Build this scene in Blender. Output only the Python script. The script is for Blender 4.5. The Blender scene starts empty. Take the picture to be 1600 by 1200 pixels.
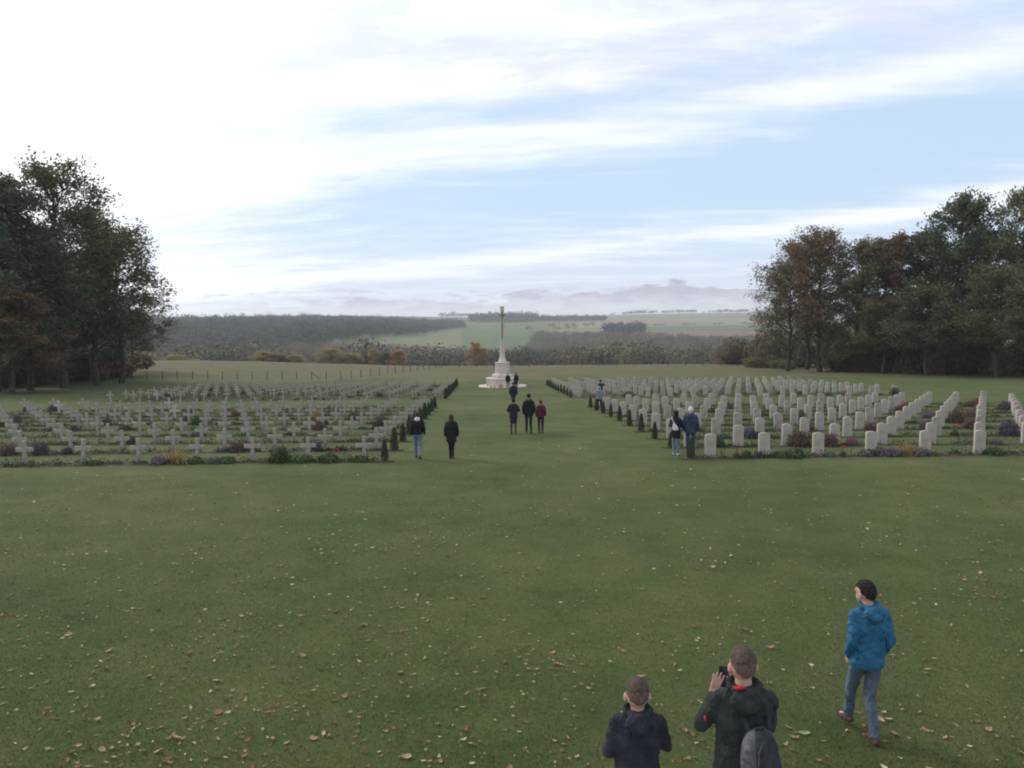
import bpy, math, random
import numpy as np
from mathutils import Matrix, Vector

C = bpy.context.scene.collection
R = math.radians
sc = bpy.context.scene

# ------------------------------------------------------------------ camera, world, sun
CAM = Vector((-1.8, 0.0, 4.5)); FPX = 1250.0
YAW, PITCH, ROLL = R(1.8), R(4.71), R(0.3)
cd = bpy.data.cameras.new("camera"); cam = bpy.data.objects.new("camera", cd); C.objects.link(cam)
cd.sensor_width = 36; cd.lens = 36 * FPX / 1600; cd.clip_start = 0.05; cd.clip_end = 30000
MCAM = Matrix.Rotation(-YAW, 4, 'Z') @ Matrix.Rotation(math.pi / 2 - PITCH, 4, 'X') @ Matrix.Rotation(-ROLL, 4, 'Z')
cam.matrix_world = Matrix.Translation(CAM) @ MCAM
sc.camera = cam
sc.view_settings.view_transform = 'Standard'; sc.view_settings.look = 'None'
sc.view_settings.gamma = 1; sc.view_settings.exposure = 0.25
sc.cycles.use_denoising = True
sc.cycles.max_bounces = 6; sc.cycles.transparent_max_bounces = 8; sc.cycles.volume_bounces = 1
sc.cycles.filter_width = 2.0

SUN_AZ, SUN_EL = R(-52), R(33)          # azimuth from +Y towards +X
sd = bpy.data.lights.new("sun", 'SUN'); so = bpy.data.objects.new("sun", sd); C.objects.link(so)
sd.energy = 1.6; sd.angle = R(12); sd.color = (1.0, 0.95, 0.86)
SDIR = Vector((math.sin(SUN_AZ) * math.cos(SUN_EL), math.cos(SUN_AZ) * math.cos(SUN_EL), math.sin(SUN_EL)))
so.rotation_euler = SDIR.to_track_quat('Z', 'Y').to_euler()
so.location = (-60, 40, 60)

w = bpy.data.worlds.new("World"); sc.world = w; w.use_nodes = True
nt = w.node_tree; nt.nodes.clear()
def N(t, **k):
    n = nt.nodes.new(t)
    for a, b in k.items(): setattr(n, a, b)
    return n
def setin(n, i, v):
    if isinstance(v, bpy.types.NodeSocket): nt.links.new(v, n.inputs[i])
    elif v is not None: n.inputs[i].default_value = v
def M(op, a, b=None, c=None):
    n = N('ShaderNodeMath', operation=op)
    setin(n, 0, a); setin(n, 1, b); setin(n, 2, c)
    return n.outputs[0]
def SM(x, a, b):
    n = N('ShaderNodeMapRange', interpolation_type='SMOOTHSTEP')
    setin(n, 0, x); n.inputs[1].default_value = a; n.inputs[2].default_value = b
    return n.outputs[0]
def XYZ(x, y, z):
    n = N('ShaderNodeCombineXYZ'); setin(n, 0, x); setin(n, 1, y); setin(n, 2, z); return n.outputs[0]
def NOISE(vec, scale, detail=5, rough=0.55, dist=0.0):
    n = N('ShaderNodeTexNoise'); setin(n, 0, vec); n.inputs['Scale'].default_value = scale
    n.inputs['Detail'].default_value = detail; n.inputs['Roughness'].default_value = rough
    n.inputs['Distortion'].default_value = dist
    return n.outputs[0]
def MIXC(f, a, b):
    n = N('ShaderNodeMix', data_type='RGBA'); setin(n, 0, f); setin(n, 6, a); setin(n, 7, b); return n.outputs[2]
def GAUSS(x, c, s):
    d = M('DIVIDE', M('SUBTRACT', x, c), s)
    return M('POWER', 2.71828, M('MULTIPLY', M('MULTIPLY', d, d), -1.0))
tc = N('ShaderNodeTexCoord'); sp = N('ShaderNodeSeparateXYZ'); nt.links.new(tc.outputs['Generated'], sp.inputs[0])
dx, dy, dz = sp.outputs
el = M('MULTIPLY', M('ARCSINE', dz), 57.2958)
az = M('MULTIPLY', M('ARCTAN2', dx, dy), 57.2958)
sky = N('ShaderNodeTexSky', sky_type='NISHITA'); sky.sun_disc = False
sky.sun_elevation = SUN_EL; sky.sun_rotation = SUN_AZ; sky.altitude = 100; sky.dust_density = 1.5
skyc = sky.outputs[0]
# blue air of the photographed sky, a little above the clear Nishita blue because of thin high veil
tint = N('ShaderNodeMix', data_type='RGBA', blend_type='MIX'); tint.inputs[0].default_value = 0.85
nt.links.new(skyc, tint.inputs[6]); tint.inputs[7].default_value = (5.3, 6.75, 8.7, 1)
base = tint.outputs[2]
# pale band low above the horizon
base = MIXC(M('MULTIPLY', SM(el, 6.5, 0.5), 0.85), base, (6.5, 7.0, 8.0, 1))
# cirrus on a slanted plane
ip = M('DIVIDE', 1.0, M('ADD', M('ABSOLUTE', dz), 0.10))
px_, py_ = M('MULTIPLY', dx, ip), M('MULTIPLY', dy, ip)
ca, sa = math.cos(R(-9)), math.sin(R(-9))
qx = M('ADD', M('MULTIPLY', px_, ca), M('MULTIPLY', py_, sa))
qy = M('SUBTRACT', M('MULTIPLY', py_, ca), M('MULTIPLY', px_, sa))
v1 = XYZ(M('MULTIPLY', qx, 0.33), qy, 2.3)
n1 = NOISE(v1, 0.95, 7, 0.55, 0.5)
v2 = XYZ(M('MULTIPLY', qx, 0.22), qy, 7.7)
n2 = NOISE(v2, 2.6, 7, 0.62, 0.6)
fine = NOISE(XYZ(M('MULTIPLY', qx, 0.5), qy, 4.1), 6.0, 6, 0.6, 0.3)
nz = M('ADD', M('ADD', M('MULTIPLY', n1, 0.30), M('MULTIPLY', n2, 0.50)), M('MULTIPLY', fine, 0.36))
# slanted coordinate: the streaks climb gently to the right
es = M('SUBTRACT', el, M('MULTIPLY', az, 0.098))
wav = M('MULTIPLY', M('SUBTRACT', n1, 0.5), 2.6)
esw = M('ADD', es, wav)
rt = SM(az, -20.0, 2.0)
bias = M('MULTIPLY', SM(az, -6.0, -23.0), 0.20)                        # whiter to the left
bias = M('ADD', bias, M('MULTIPLY', GAUSS(esw, 4.1, 0.7), 0.21))       # long thin streak low down
bias = M('ADD', bias, M('MULTIPLY', GAUSS(esw, 12.2, 1.8), 0.23))      # main streak
bias = M('ADD', bias, M('MULTIPLY', SM(esw, 13.5, 16.0), 0.26))
bias = M('SUBTRACT', bias, M('MULTIPLY', GAUSS(esw, 8.2, 1.9), M('MULTIPLY', rt, 0.13)))
bias = M('SUBTRACT', bias, M('MULTIPLY', GAUSS(esw, 15.0, 0.8), M('MULTIPLY', SM(az, 0.0, 16.0), 0.07)))
cm = SM(M('ADD', nz, bias), 0.48, 0.96)
glow = M('MAXIMUM', M('ADD', M('ADD', M('MULTIPLY', dx, SDIR.x), M('MULTIPLY', dy, SDIR.y)), M('MULTIPLY', dz, SDIR.z)), 0.0)
g1 = M('POWER', glow, 7.0)
lav = NOISE(XYZ(M('MULTIPLY', qx, 0.6), qy, 9.0), 2.4, 8, 0.66, 0.3)
ccol = MIXC(M('MULTIPLY', SM(lav, 0.40, 0.62), SM(es, 12.0, 14.0)), (8.9, 9.2, 9.5, 1), (7.0, 7.25, 8.5, 1))
gl = N('ShaderNodeMix', data_type='RGBA', blend_type='ADD'); gl.inputs[0].default_value = 1
nt.links.new(ccol, gl.inputs[6]); nt.links.new(XYZ(M('MULTIPLY', g1, 9.0), M('MULTIPLY', g1, 8.7), M('MULTIPLY', g1, 8.2)), gl.inputs[7])
col = MIXC(cm, base, gl.outputs[2])
# distant cumulus bank along the horizon
bn = NOISE(XYZ(M('MULTIPLY', az, 0.16), M('MULTIPLY', el, 0.42), 1.0), 1.6, 6, 0.6, 0.2)
bn2 = NOISE(XYZ(M('MULTIPLY', az, 0.25), M('MULTIPLY', el, 1.1), 3.0), 1.8, 6, 0.6, 0.2)
top = M('ADD', M('ADD', 1.4, M('MULTIPLY', GAUSS(az, 12.5, 8.0), 1.1)), M('MULTIPLY', M('SUBTRACT', bn, 0.5), 3.4))
bank = M('MULTIPLY', SM(M('SUBTRACT', top, el), -0.02, 0.35), SM(az, -24.0, -6.0))
wisp = M('MULTIPLY', M('MULTIPLY', GAUSS(el, 1.7, 0.45), SM(bn2, 0.5, 0.66)), 0.6)
bank = M('MAXIMUM', bank, wisp)
bcol = MIXC(SM(M('ADD', M('MULTIPLY', el, 0.25), M('SUBTRACT', bn2, 0.5)), 0.0, 0.58), (6.4, 6.6, 7.3, 1), (4.5, 4.5, 5.3, 1))
col = MIXC(M('MULTIPLY', bank, 0.95), col, bcol)
bg = N('ShaderNodeBackground'); nt.links.new(col, bg.inputs[0]); bg.inputs[1].default_value = 0.1
wo = N('ShaderNodeOutputWorld'); nt.links.new(bg.outputs[0], wo.inputs[0])

# ------------------------------------------------------------------ tagging helpers
def tag(o, label=None, cat=None, group=None, kind=None):
    if label: o["label"] = label
    if cat: o["category"] = cat
    if group: o["group"] = group
    if kind: o["kind"] = kind
    return o
def empty(name, loc=(0, 0, 0), rz=0.0):
    o = bpy.data.objects.new(name, None); o.location = loc; o.rotation_euler = (0, 0, rz); o.empty_display_size = .2
    C.objects.link(o); return o
def link_mesh(name, me, parent=None, mat=None):
    o = bpy.data.objects.new(name, me); C.objects.link(o)
    if parent: o.parent = parent
    if mat and not me.materials: me.materials.append(mat)
    return o
def copy_tree(o, parent=None):
    c = o.copy(); C.objects.link(c); c.parent = parent
    for ch in o.children: copy_tree(ch, c)
    return c

# ------------------------------------------------------------------ materials
def material(name, rough=0.85):
    m = bpy.data.materials.new(name); m.use_nodes = True
    b = m.node_tree.nodes['Principled BSDF']; b.inputs['Roughness'].default_value = rough
    b.inputs['Specular IOR Level'].default_value = 0.25
    return m, m.node_tree, b
def noisy(name, c1, c2, scale=8, rough=0.85, bump=0.0, bscale=40, detail=5, lo=.35, hi=.65, dist=0.02, spec=None):
    m, t, b = material(name, rough)
    if spec is not None: b.inputs['Specular IOR Level'].default_value = spec
    tcn = t.nodes.new('ShaderNodeTexCoord'); n = t.nodes.new('ShaderNodeTexNoise')
    n.inputs['Scale'].default_value = scale; n.inputs['Detail'].default_value = detail
    t.links.new(tcn.outputs['Object'], n.inputs[0])
    r = t.nodes.new('ShaderNodeValToRGB'); r.color_ramp.elements[0].position = lo; r.color_ramp.elements[1].position = hi
    r.color_ramp.elements[0].color = (*c1, 1); r.color_ramp.elements[1].color = (*c2, 1)
    t.links.new(n.outputs[0], r.inputs[0]); t.links.new(r.outputs[0], b.inputs[0])
    if bump:
        n2 = t.nodes.new('ShaderNodeTexNoise'); n2.inputs['Scale'].default_value = bscale; n2.inputs['Detail'].default_value = 4
        t.links.new(tcn.outputs['Object'], n2.inputs[0])
        bp = t.nodes.new('ShaderNodeBump'); bp.inputs['Strength'].default_value = bump; bp.inputs['Distance'].default_value = dist
        t.links.new(n2.outputs[0], bp.inputs['Height']); t.links.new(bp.outputs[0], b.inputs['Normal'])
    return m
def leafy(name, stops, trans=0.25, rough=0.8):
    """foliage: the colour of every leaf comes from its own 'tint' value"""
    m, t, b = material(name, rough)
    a = t.nodes.new('ShaderNodeAttribute'); a.attribute_name = 'tint'
    r = t.nodes.new('ShaderNodeValToRGB')
    e = r.color_ramp.elements
    while len(e) < len(stops): e.new(0.5)
    for i, (p, c) in enumerate(stops): e[i].position = p; e[i].color = (*c, 1)
    t.links.new(a.outputs['Fac'], r.inputs[0]); t.links.new(r.outputs[0], b.inputs[0])
    if trans:
        tr = t.nodes.new('ShaderNodeBsdfTranslucent'); t.links.new(r.outputs[0], tr.inputs[0])
        mx = t.nodes.new('ShaderNodeMixShader'); mx.inputs[0].default_value = trans
        out = t.nodes['Material Output']
        t.links.new(b.outputs[0], mx.inputs[1]); t.links.new(tr.outputs[0], mx.inputs[2]); t.links.new(mx.outputs[0], out.inputs[0])
    return m

M_stone = noisy('portland_stone', (0.342, 0.313, 0.262), (0.443, 0.407, 0.345), 3, .8, .15, 60)
M_stone_old = noisy('weathered_stone', (0.266, 0.240, 0.195), (0.395, 0.361, 0.301), 4, .85, .2, 50)
M_conc = noisy('cast_stone', (0.237, 0.220, 0.181), (0.375, 0.346, 0.288), 6, .9, .3, 60)
M_conc_w = noisy('clean_cast_stone', (.36, .345, .315), (.45, .43, .40), 7, .9, .2, 60)
M_mem = noisy('monument_stone', (0.472, 0.407, 0.360), (0.590, 0.525, 0.472), 1.6, .8, .12, 25)
M_bronze = noisy('bronze', (0.056, 0.064, 0.056), (0.128, 0.136, 0.112), 4, .5)
M_soil = noisy('soil', (.030, .024, .018), (.075, .058, .040), 5, .95, .6, 30, dist=.05)
M_bark = noisy('bark', (.030, .026, .021), (.075, .064, .052), 3, .95, .6, 12, dist=.05)
M_wood = noisy('fence_wood', (.06, .05, .04), (.12, .10, .08), 5, .9)
M_wire = noisy('fence_wire', (.12, .12, .12), (.2, .2, .2), 5, .6)

# ------------------------------------------------------------------ terrain
YK = np.array([-60, -30, 0, 8, 28, 53, 68, 95, 110, 135, 160, 180, 220, 300, 400, 500, 650, 800, 1000, 1300, 1700, 2200, 2700, 3200, 3700, 6000, 9000.])
ZK = np.array([.3, .15, .06, 0, -.52, -1.62, -2.33, -3.50, -4.0, -4.7, -5.25, -6.1, -9, -18, -27, -32, -33, -29, -23.5, -17, -10, -3, 4, 11, 9, -5, -20.])
def pchip(x, xk, yk):
    h = np.diff(xk); d = np.diff(yk) / h
    m = np.zeros_like(yk); m[0] = d[0]; m[-1] = d[-1]
    for i in range(1, len(xk) - 1):
        if d[i - 1] * d[i] > 0:
            w1 = 2 * h[i] + h[i - 1]; w2 = h[i] + 2 * h[i - 1]
            m[i] = (w1 + w2) / (w1 / d[i - 1] + w2 / d[i])
    x = np.clip(x, xk[0], xk[-1]); i = np.clip(np.searchsorted(xk, x) - 1, 0, len(h) - 1)
    t = (x - xk[i]) / h[i]
    return ((1 + 2 * t) * (1 - t) ** 2 * yk[i] + t * (1 - t) ** 2 * h[i] * m[i] + t * t * (3 - 2 * t) * yk[i + 1] + t * t * (t - 1) * h[i] * m[i + 1])
def sst(x, a, b):
    t = np.clip((x - a) / (b - a), 0, 1); return t * t * (3 - 2 * t)
def zf(X, Y):
    X = np.asarray(X, float); Y = np.asarray(Y, float)
    z = pchip(Y, YK, ZK)
    z = z + 1.7 * sst(-X, 8, 75) * sst(Y, 95, 150) * (1 - sst(Y, 200, 300))
    r = X / np.maximum(Y, 200)
    z = z + 12 * sst(-r, .0, .22) * sst(Y, 350, 900) * (1 - .6 * sst(Y, 1400, 3000))
    z = z + 10 * sst(r, .05, .35) * sst(Y, 1500, 3000)
    z = z + 3.0 * np.sin(X / 210. + 1.3) * np.sin(Y / 330. + .4) * sst(Y, 500, 1200)
    z = z + .035 * np.sin(X / 3.7 + 1) * np.sin(Y / 5.3) * sst(np.abs(X) + Y, 12, 30) * (1 - sst(Y, 200, 400))
    return z
def z1(x, y): return float(zf(x, y))
def PX(px, Y):      # world X of an azimuth given as a picture column, at distance Y
    return CAM.x + Y * math.tan(math.atan((px - 800.) / FPX) + YAW)

def grid_mesh(name, xs, ys, dz=0.0, mask=None, mat=None, zfun=zf):
    X, Y = np.meshgrid(xs, ys); Z = zfun(X, Y) + dz
    v = np.stack([X.ravel(), Y.ravel(), Z.ravel()], 1)
    nx, ny = len(xs), len(ys)
    i = np.arange(nx - 1)[None, :] + np.arange(ny - 1)[:, None] * nx
    f = np.stack([i, i + 1, i + 1 + nx, i + nx], -1).reshape(-1, 4)
    return quad_mesh(name, v, f, mat, smooth=True)
def quad_mesh(name, v, f, mat=None, tint=None, smooth=False):
    me = bpy.data.meshes.new(name)
    v = np.asarray(v, np.float32); f = np.asarray(f, np.int32); k = f.shape[1]
    me.vertices.add(len(v)); me.vertices.foreach_set('co', v.ravel())
    me.loops.add(f.size); me.loops.foreach_set('vertex_index', f.ravel())
    me.polygons.add(len(f)); me.polygons.foreach_set('loop_start', np.arange(0, f.size, k, dtype=np.int32))
    me.update(calc_edges=True)
    if smooth: me.polygons.foreach_set('use_smooth', np.ones(len(f), bool))
    if tint is not None:
        a = me.attributes.new('tint', 'FLOAT', 'POINT'); a.data.foreach_set('value', np.asarray(tint, np.float32))
    if mat: me.materials.append(mat)
    me.validate()
    return me

def ground_mat(name, stops, big=.05, mid=.6, fine=9, contrast=1.0, bump=.5, second=None):
    m, t, b = material(name, .95); b.inputs['Specular IOR Level'].default_value = .1
    tcn = t.nodes.new('ShaderNodeTexCoord')
    def nz(s, d, r=.6):
        n = t.nodes.new('ShaderNodeTexNoise'); n.inputs['Scale'].default_value = s; n.inputs['Detail'].default_value = d
        n.inputs['Roughness'].default_value = r; t.links.new(tcn.outputs['Object'], n.inputs[0]); return n.outputs[0]
    def mm(op, a, bb):
        n = t.nodes.new('ShaderNodeMath'); n.operation = op
        for i, v in enumerate((a, bb)):
            if isinstance(v, bpy.types.NodeSocket): t.links.new(v, n.inputs[i])
            else: n.inputs[i].default_value = v
        return n.outputs[0]
    f = nz(fine, 8, .7)
    s = mm('ADD', mm('ADD', mm('MULTIPLY', nz(big, 4), .35), mm('MULTIPLY', nz(mid, 5), .35)), mm('MULTIPLY', f, .30 * contrast))
    s = mm('ADD', s, .15 * (1 - contrast))
    if second: s = mm('ADD', mm('SUBTRACT', s, .0), mm('MULTIPLY', mm('SUBTRACT', nz(.33, 6, .65), .5), .22))
    r = t.nodes.new('ShaderNodeValToRGB'); e = r.color_ramp.elements
    while len(e) < len(stops): e.new(.5)
    for i, (p, c) in enumerate(stops): e[i].position = p; e[i].color = (*c, 1)
    t.links.new(s, r.inputs[0]); t.links.new(r.outputs[0], b.inputs[0])
    if second:            # uncut grass takes over towards the far boundary
        r2 = t.nodes.new('ShaderNodeValToRGB'); e = r2.color_ramp.elements
        while len(e) < len(second): e.new(.5)
        for i, (p, c) in enumerate(second): e[i].position = p; e[i].color = (*c, 1)
        t.links.new(s, r2.inputs[0]); sx = t.nodes.new('ShaderNodeSeparateXYZ'); t.links.new(tcn.outputs['Object'], sx.inputs[0])
        mr = t.nodes.new('ShaderNodeMapRange'); mr.interpolation_type = 'SMOOTHSTEP'; mr.inputs[1].default_value = 104; mr.inputs[2].default_value = 119
        t.links.new(mm('ADD', sx.outputs[1], mm('MULTIPLY', mm('SUBTRACT', s, .5), 60.0)), mr.inputs[0])
        mx = t.nodes.new('ShaderNodeMix'); mx.data_type = 'RGBA'; t.links.new(mr.outputs[0], mx.inputs[0]); t.links.new(r.outputs[0], mx.inputs[6]); t.links.new(r2.outputs[0], mx.inputs[7]); t.links.new(mx.outputs[2], b.inputs[0])
    bp = t.nodes.new('ShaderNodeBump'); bp.inputs['Strength'].default_value = bump; bp.inputs['Distance'].default_value = .04
    t.links.new(f, bp.inputs['Height']); t.links.new(bp.outputs[0], b.inputs['Normal'])
    return m
M_meadow = ground_mat('meadow_ground', [(.38, (.070, .080, .034)), (.5, (.105, .100, .048)), (.62, (.14, .112, .062))], big=.03, mid=.3, fine=3)
M_lawn = ground_mat('lawn_grass', [(.36, (.043, .062, .020)), (.47, (.065, .085, .029)), (.56, (.087, .101, .039)), (.66, (.122, .118, .054))], big=.12, mid=.9, fine=14, bump=.8, second=[(.38, (.070, .080, .034)), (.5, (.105, .100, .048)), (.62, (.14, .112, .062))])
M_farfield = ground_mat('far_field_ground', [(.4, (.12, .12, .06)), (.6, (.17, .15, .09))], big=.004, mid=.02, fine=.1)

def sinhgrid(n, L, k): 
    u = np.linspace(-1, 1, n); return L * np.sinh(k * u) / np.sinh(k)
ys = np.unique(np.concatenate([np.arange(-60, 200, 2.5), np.arange(200, 420, 8), np.arange(420, 1400, 22), np.arange(1400, 9001, 110)])).astype(float)
xs = sinhgrid(241, 4600, 5.2)
g = link_mesh('ground', grid_mesh('ground', xs, ys, -.06, mat=M_meadow)); tag(g, kind='structure')
# mown cemetery lawn: its far edge bends with the fence
LAWN_FAR = 126.0
lx = np.arange(-80, 80.1, 1.0); ly = np.arange(-30, LAWN_FAR + .1, 1.0)
lw = link_mesh('lawn', grid_mesh('lawn', lx, ly, 0.0, mat=M_lawn)); tag(lw, kind='structure')

def patch(name, px0, px1, near, far, mat, dz=.35, n=30, m=16):
    """a farm field draped on the far hillside, bounded by four curves"""
    pxs = np.linspace(px0, px1, n); V = []
    for j in range(m):
        u = j / (m - 1)
        for p in pxs:
            Y = np.interp(p, *near) * (1 - u) + np.interp(p, *far) * u
            X = PX(p, Y); V.append((X, Y, z1(X, Y) + dz))
    i = np.arange(n - 1)[None, :] + np.arange(m - 1)[:, None] * n
    f = np.stack([i, i + 1, i + 1 + n, i + n], -1).reshape(-1, 4)
    o = link_mesh(name, quad_mesh(name, V, f, mat, smooth=True)); tag(o, kind='structure'); return o
def fm(name, a, b): return ground_mat(name, [(.42, a), (.58, b)], big=.004, mid=.03, fine=.3, bump=0)
FM_green = fm('pasture', (.075, .108, .045), (.095, .125, .052))
FM_olive = fm('stubble', (.12, .135, .06), (.15, .155, .075))
FM_tan = fm('dry_field', (.17, .145, .095), (.21, .17, .115))
FM_brown = fm('ploughed_field', (.14, .10, .075), (.17, .125, .09))
FM_blue = fm('winter_crop', (.08, .115, .062), (.09, .125, .066))
patch('pasture_field', 560, 722, ([560, 722], [800, 840]), ([560, 640, 722], [820, 1080, 1700]), FM_olive)
patch('pasture_field', 722, 860, ([722, 860], [780, 900]), ([722, 860], [1750, 1400]), FM_green, .4)
patch('dry_field', 640, 722, ([640, 722], [1090, 1750]), ([640, 722], [1500, 2500]), FM_tan, .4)
patch('dry_field', 900, 1300, ([900, 1300], [1550, 1500]), ([900, 1300], [2450, 2300]), FM_tan, .4)
patch('stubble_field', 905, 1300, ([905, 1300], [2480, 2330]), ([905, 1300], [3150, 3150]), FM_olive, .5)
patch('crop_field', 1000, 1300, ([1000, 1300], [1360, 1200]), ([1000, 1300], [1540, 1480]), FM_blue, .4)
patch('ploughed_field', 985, 1300, ([985, 1300], [1000, 950]), ([985, 1300], [1350, 1190]), FM_brown, .4)
patch('ploughed_field', 1120, 1230, ([1120, 1230], [2500, 2480]), ([1120, 1230], [2800, 2700]), FM_brown, .9)
patch('stubble_field', 860, 985, ([860, 985], [1150, 1100]), ([860, 985], [1800, 1540]), FM_olive, .4)
patch('pasture_field', 722, 905, ([722, 905], [1760, 1820]), ([722, 905], [2900, 2900]), FM_olive, .4)

# ------------------------------------------------------------------ small-mesh toolkit
class MB:
    def __init__(s): s.v = []; s.f = []
    def add(s, v, f):
        o = len(s.v); s.v += [tuple(p) for p in v]; s.f += [tuple(i + o for i in q) for q in f]; return s
    def box(s, c, d, rz=0.0):
        x, y, z = d[0] / 2, d[1] / 2, d[2] / 2; v = []
        for k in ((-x, -y, -z), (x, -y, -z), (x, y, -z), (-x, y, -z), (-x, -y, z), (x, -y, z), (x, y, z), (-x, y, z)):
            a = k[0] * math.cos(rz) - k[1] * math.sin(rz); b = k[0] * math.sin(rz) + k[1] * math.cos(rz)
            v.append((c[0] + a, c[1] + b, c[2] + k[2]))
        return s.add(v, [(0, 3, 2, 1), (4, 5, 6, 7), (0, 1, 5, 4), (1, 2, 6, 5), (2, 3, 7, 6), (3, 0, 4, 7)])
    def ell(s, c, r, seg=16, rings=10, rot=None):
        v = []; f = []
        for i in range(1, rings):
            t = math.pi * i / rings
            for j in range(seg):
                a = 2 * math.pi * j / seg
                p = Vector((r[0] * math.sin(t) * math.cos(a), r[1] * math.sin(t) * math.sin(a), r[2] * math.cos(t)))
                if rot: p = rot @ p
                v.append(p + Vector(c))
        tp = Vector((0, 0, r[2])); bt = Vector((0, 0, -r[2]))
        if rot: tp = rot @ tp; bt = rot @ bt
        v += [tp + Vector(c), bt + Vector(c)]; T = len(v) - 2; B = len(v) - 1
        for i in range(rings - 2):
            for j in range(seg):
                k = (j + 1) % seg; f.append((i * seg + j, (i + 1) * seg + j, (i + 1) * seg + k, i * seg + k))
        for j in range(seg):
            k = (j + 1) % seg; f.append((T, j, k)); b = (rings - 2) * seg; f.append((B, b + k, b + j))
        return s.add(v, f)
    def tube(s, pts, rad, seg=10, cap=True):
        pts = [Vector(p) for p in pts]; v = []; f = []; n = len(pts); ref = None
        for i, p in enumerate(pts):
            d = (pts[min(i + 1, n - 1)] - pts[max(i - 1, 0)]).normalized()
            if ref is None: ref = d.orthogonal().normalized()
            u = (ref - d * ref.dot(d)).normalized(); ref = u; w_ = d.cross(u)
            r = rad[i] if not isinstance(rad, (int, float)) else rad
            for j in range(seg):
                a = 2 * math.pi * j / seg; v.append(p + (u * math.cos(a) + w_ * math.sin(a)) * r)
        for i in range(n - 1):
            for j in range(seg):
                k = (j + 1) % seg; f.append((i * seg + j, i * seg + k, (i + 1) * seg + k, (i + 1) * seg + j))
        if cap: f.append(tuple(range(seg))[::-1]); f.append(tuple((n - 1) * seg + j for j in range(seg)))
        return s.add(v, f)
    def cap(s, p, q, r1, r2, seg=12):      # rounded, tapered limb
        p = Vector(p); q = Vector(q); d = (q - p)
        L = d.length; d.normalize(); pts = []; rr = []
        for t in (1.0, .86, .5): pts.append(p - d * r1 * math.sin(t * math.pi / 2) ); rr.append(max(r1 * math.cos(t * math.pi / 2), .001))
        pts.append(p); rr.append(r1); pts.append(q); rr.append(r2)
        for t in (.5, .86, 1.0): pts.append(q + d * r2 * math.sin(t * math.pi / 2)); rr.append(max(r2 * math.cos(t * math.pi / 2), .001))
        return s.tube(pts, rr, seg)
    def loft(s, rings, seg=20, pw=2.0):    # rings: (cx, cy, z, rx, ry)
        v = []; f = []
        for (cx, cy, z, rx, ry) in rings:
            for j in range(seg):
                a = 2 * math.pi * j / seg; c_, s_ = math.cos(a), math.sin(a)
                v.append((cx + rx * math.copysign(abs(c_) ** (2 / pw), c_), cy + ry * math.copysign(abs(s_) ** (2 / pw), s_), z))
        n = len(rings)
        for i in range(n - 1):
            for j in range(seg):
                k = (j + 1) % seg; f.append((i * seg + j, i * seg + k, (i + 1) * seg + k, (i + 1) * seg + j))
        f.append(tuple(range(seg))[::-1]); f.append(tuple((n - 1) * seg + j for j in range(seg)))
        return s.add(v, f)
    def mesh(s, name, mat=None, smooth=False):
        me = bpy.data.meshes.new(name); me.from_pydata(s.v, [], s.f); me.validate()
        if smooth: me.polygons.foreach_set('use_smooth', np.ones(len(me.polygons), bool))
        if mat: me.materials.append(mat)
        return me
    def obj(s, name, mat, parent=None, smooth=False): return link_mesh(name, s.mesh(name, mat, smooth), parent)
def bevel(o, w_, seg=2):
    b = o.modifiers.new('bevel', 'BEVEL'); b.width = w_; b.segments = seg; b.limit_method = 'ANGLE'; return o

ORD = ['first', 'second', 'third', 'fourth', 'fifth', 'sixth', 'seventh', 'eighth', 'ninth', 'tenth', 'eleventh', 'twelfth', 'thirteenth', 'fourteenth', 'fifteenth']

# ------------------------------------------------------------------ plot layout
ROWS_NEAR = [28.05 + 3.05 * k for k in range(10)]
ROWS_FAR = [67.95 + 3.0 * k for k in range(10)]
ROWS = [('near', k, y) for k, y in enumerate(ROWS_NEAR)] + [('far', k, y) for k, y in enumerate(ROWS_FAR)]
COLS = [6.15 + 1.95 * k for k in range(15)]
rnd = random.Random(7)

# headstone: slab with a shallow curved top
def slab_mesh(name, outline, th, mat):
    n = len(outline); v = [(x, -th / 2, z) for x, z in outline] + [(x, th / 2, z) for x, z in outline]
    f = [tuple(range(n)), tuple(range(2 * n - 1, n - 1, -1))] + [(i, i + n, (i + 1) % n + n, (i + 1) % n) for i in range(n)]
    me = bpy.data.meshes.new(name); me.from_pydata(v, [], f); me.validate(); me.materials.append(mat); return me
hw = .19
out = [(-hw, -.12), (hw, -.12), (hw, .765)]
for i in range(9):
    a = hw - 2 * hw * i / 8; out.append((a * .999, .81 - .045 * (a / hw) ** 2 + .0005))
out.append((-hw, .765)); 
hs_mesh = slab_mesh('headstone', out[:3] + out[4:-2] + out[-1:], .095, M_stone)
hs_mesh2 = hs_mesh.copy(); hs_mesh2.materials.clear(); hs_mesh2.materials.append(M_stone_old)
s_ = .057; A0, A1, AL = .52, .635, .28
cr = [(-s_ * 1.1, -.12), (s_ * 1.1, -.12), (s_, A0 - .02), (s_ + .025, A0), (AL - .02, A0 - .004), (AL, A0 - .012), (AL, A1 + .012), (AL - .02, A1 + .002), (s_ + .02, A1), (s_, A1 + .02),
      (s_, .845), (s_ + .012, .865), (s_ + .012, .885), (-s_ - .012, .885), (-s_ - .012, .865), (-s_, .845), (-s_, A1 + .02), (-s_ - .02, A1), (-AL + .02, A1 + .002), (-AL, A1 + .012), (-AL, A0 - .012), (-AL + .02, A0 - .004), (-s_ - .025, A0), (-s_, A0 - .02)]
cr_mesh = slab_mesh('grave_cross', cr, .10, M_conc)
cr_meshw = cr_mesh.copy(); cr_meshw.materials.clear(); cr_meshw.materials.append(M_conc_w)
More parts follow.
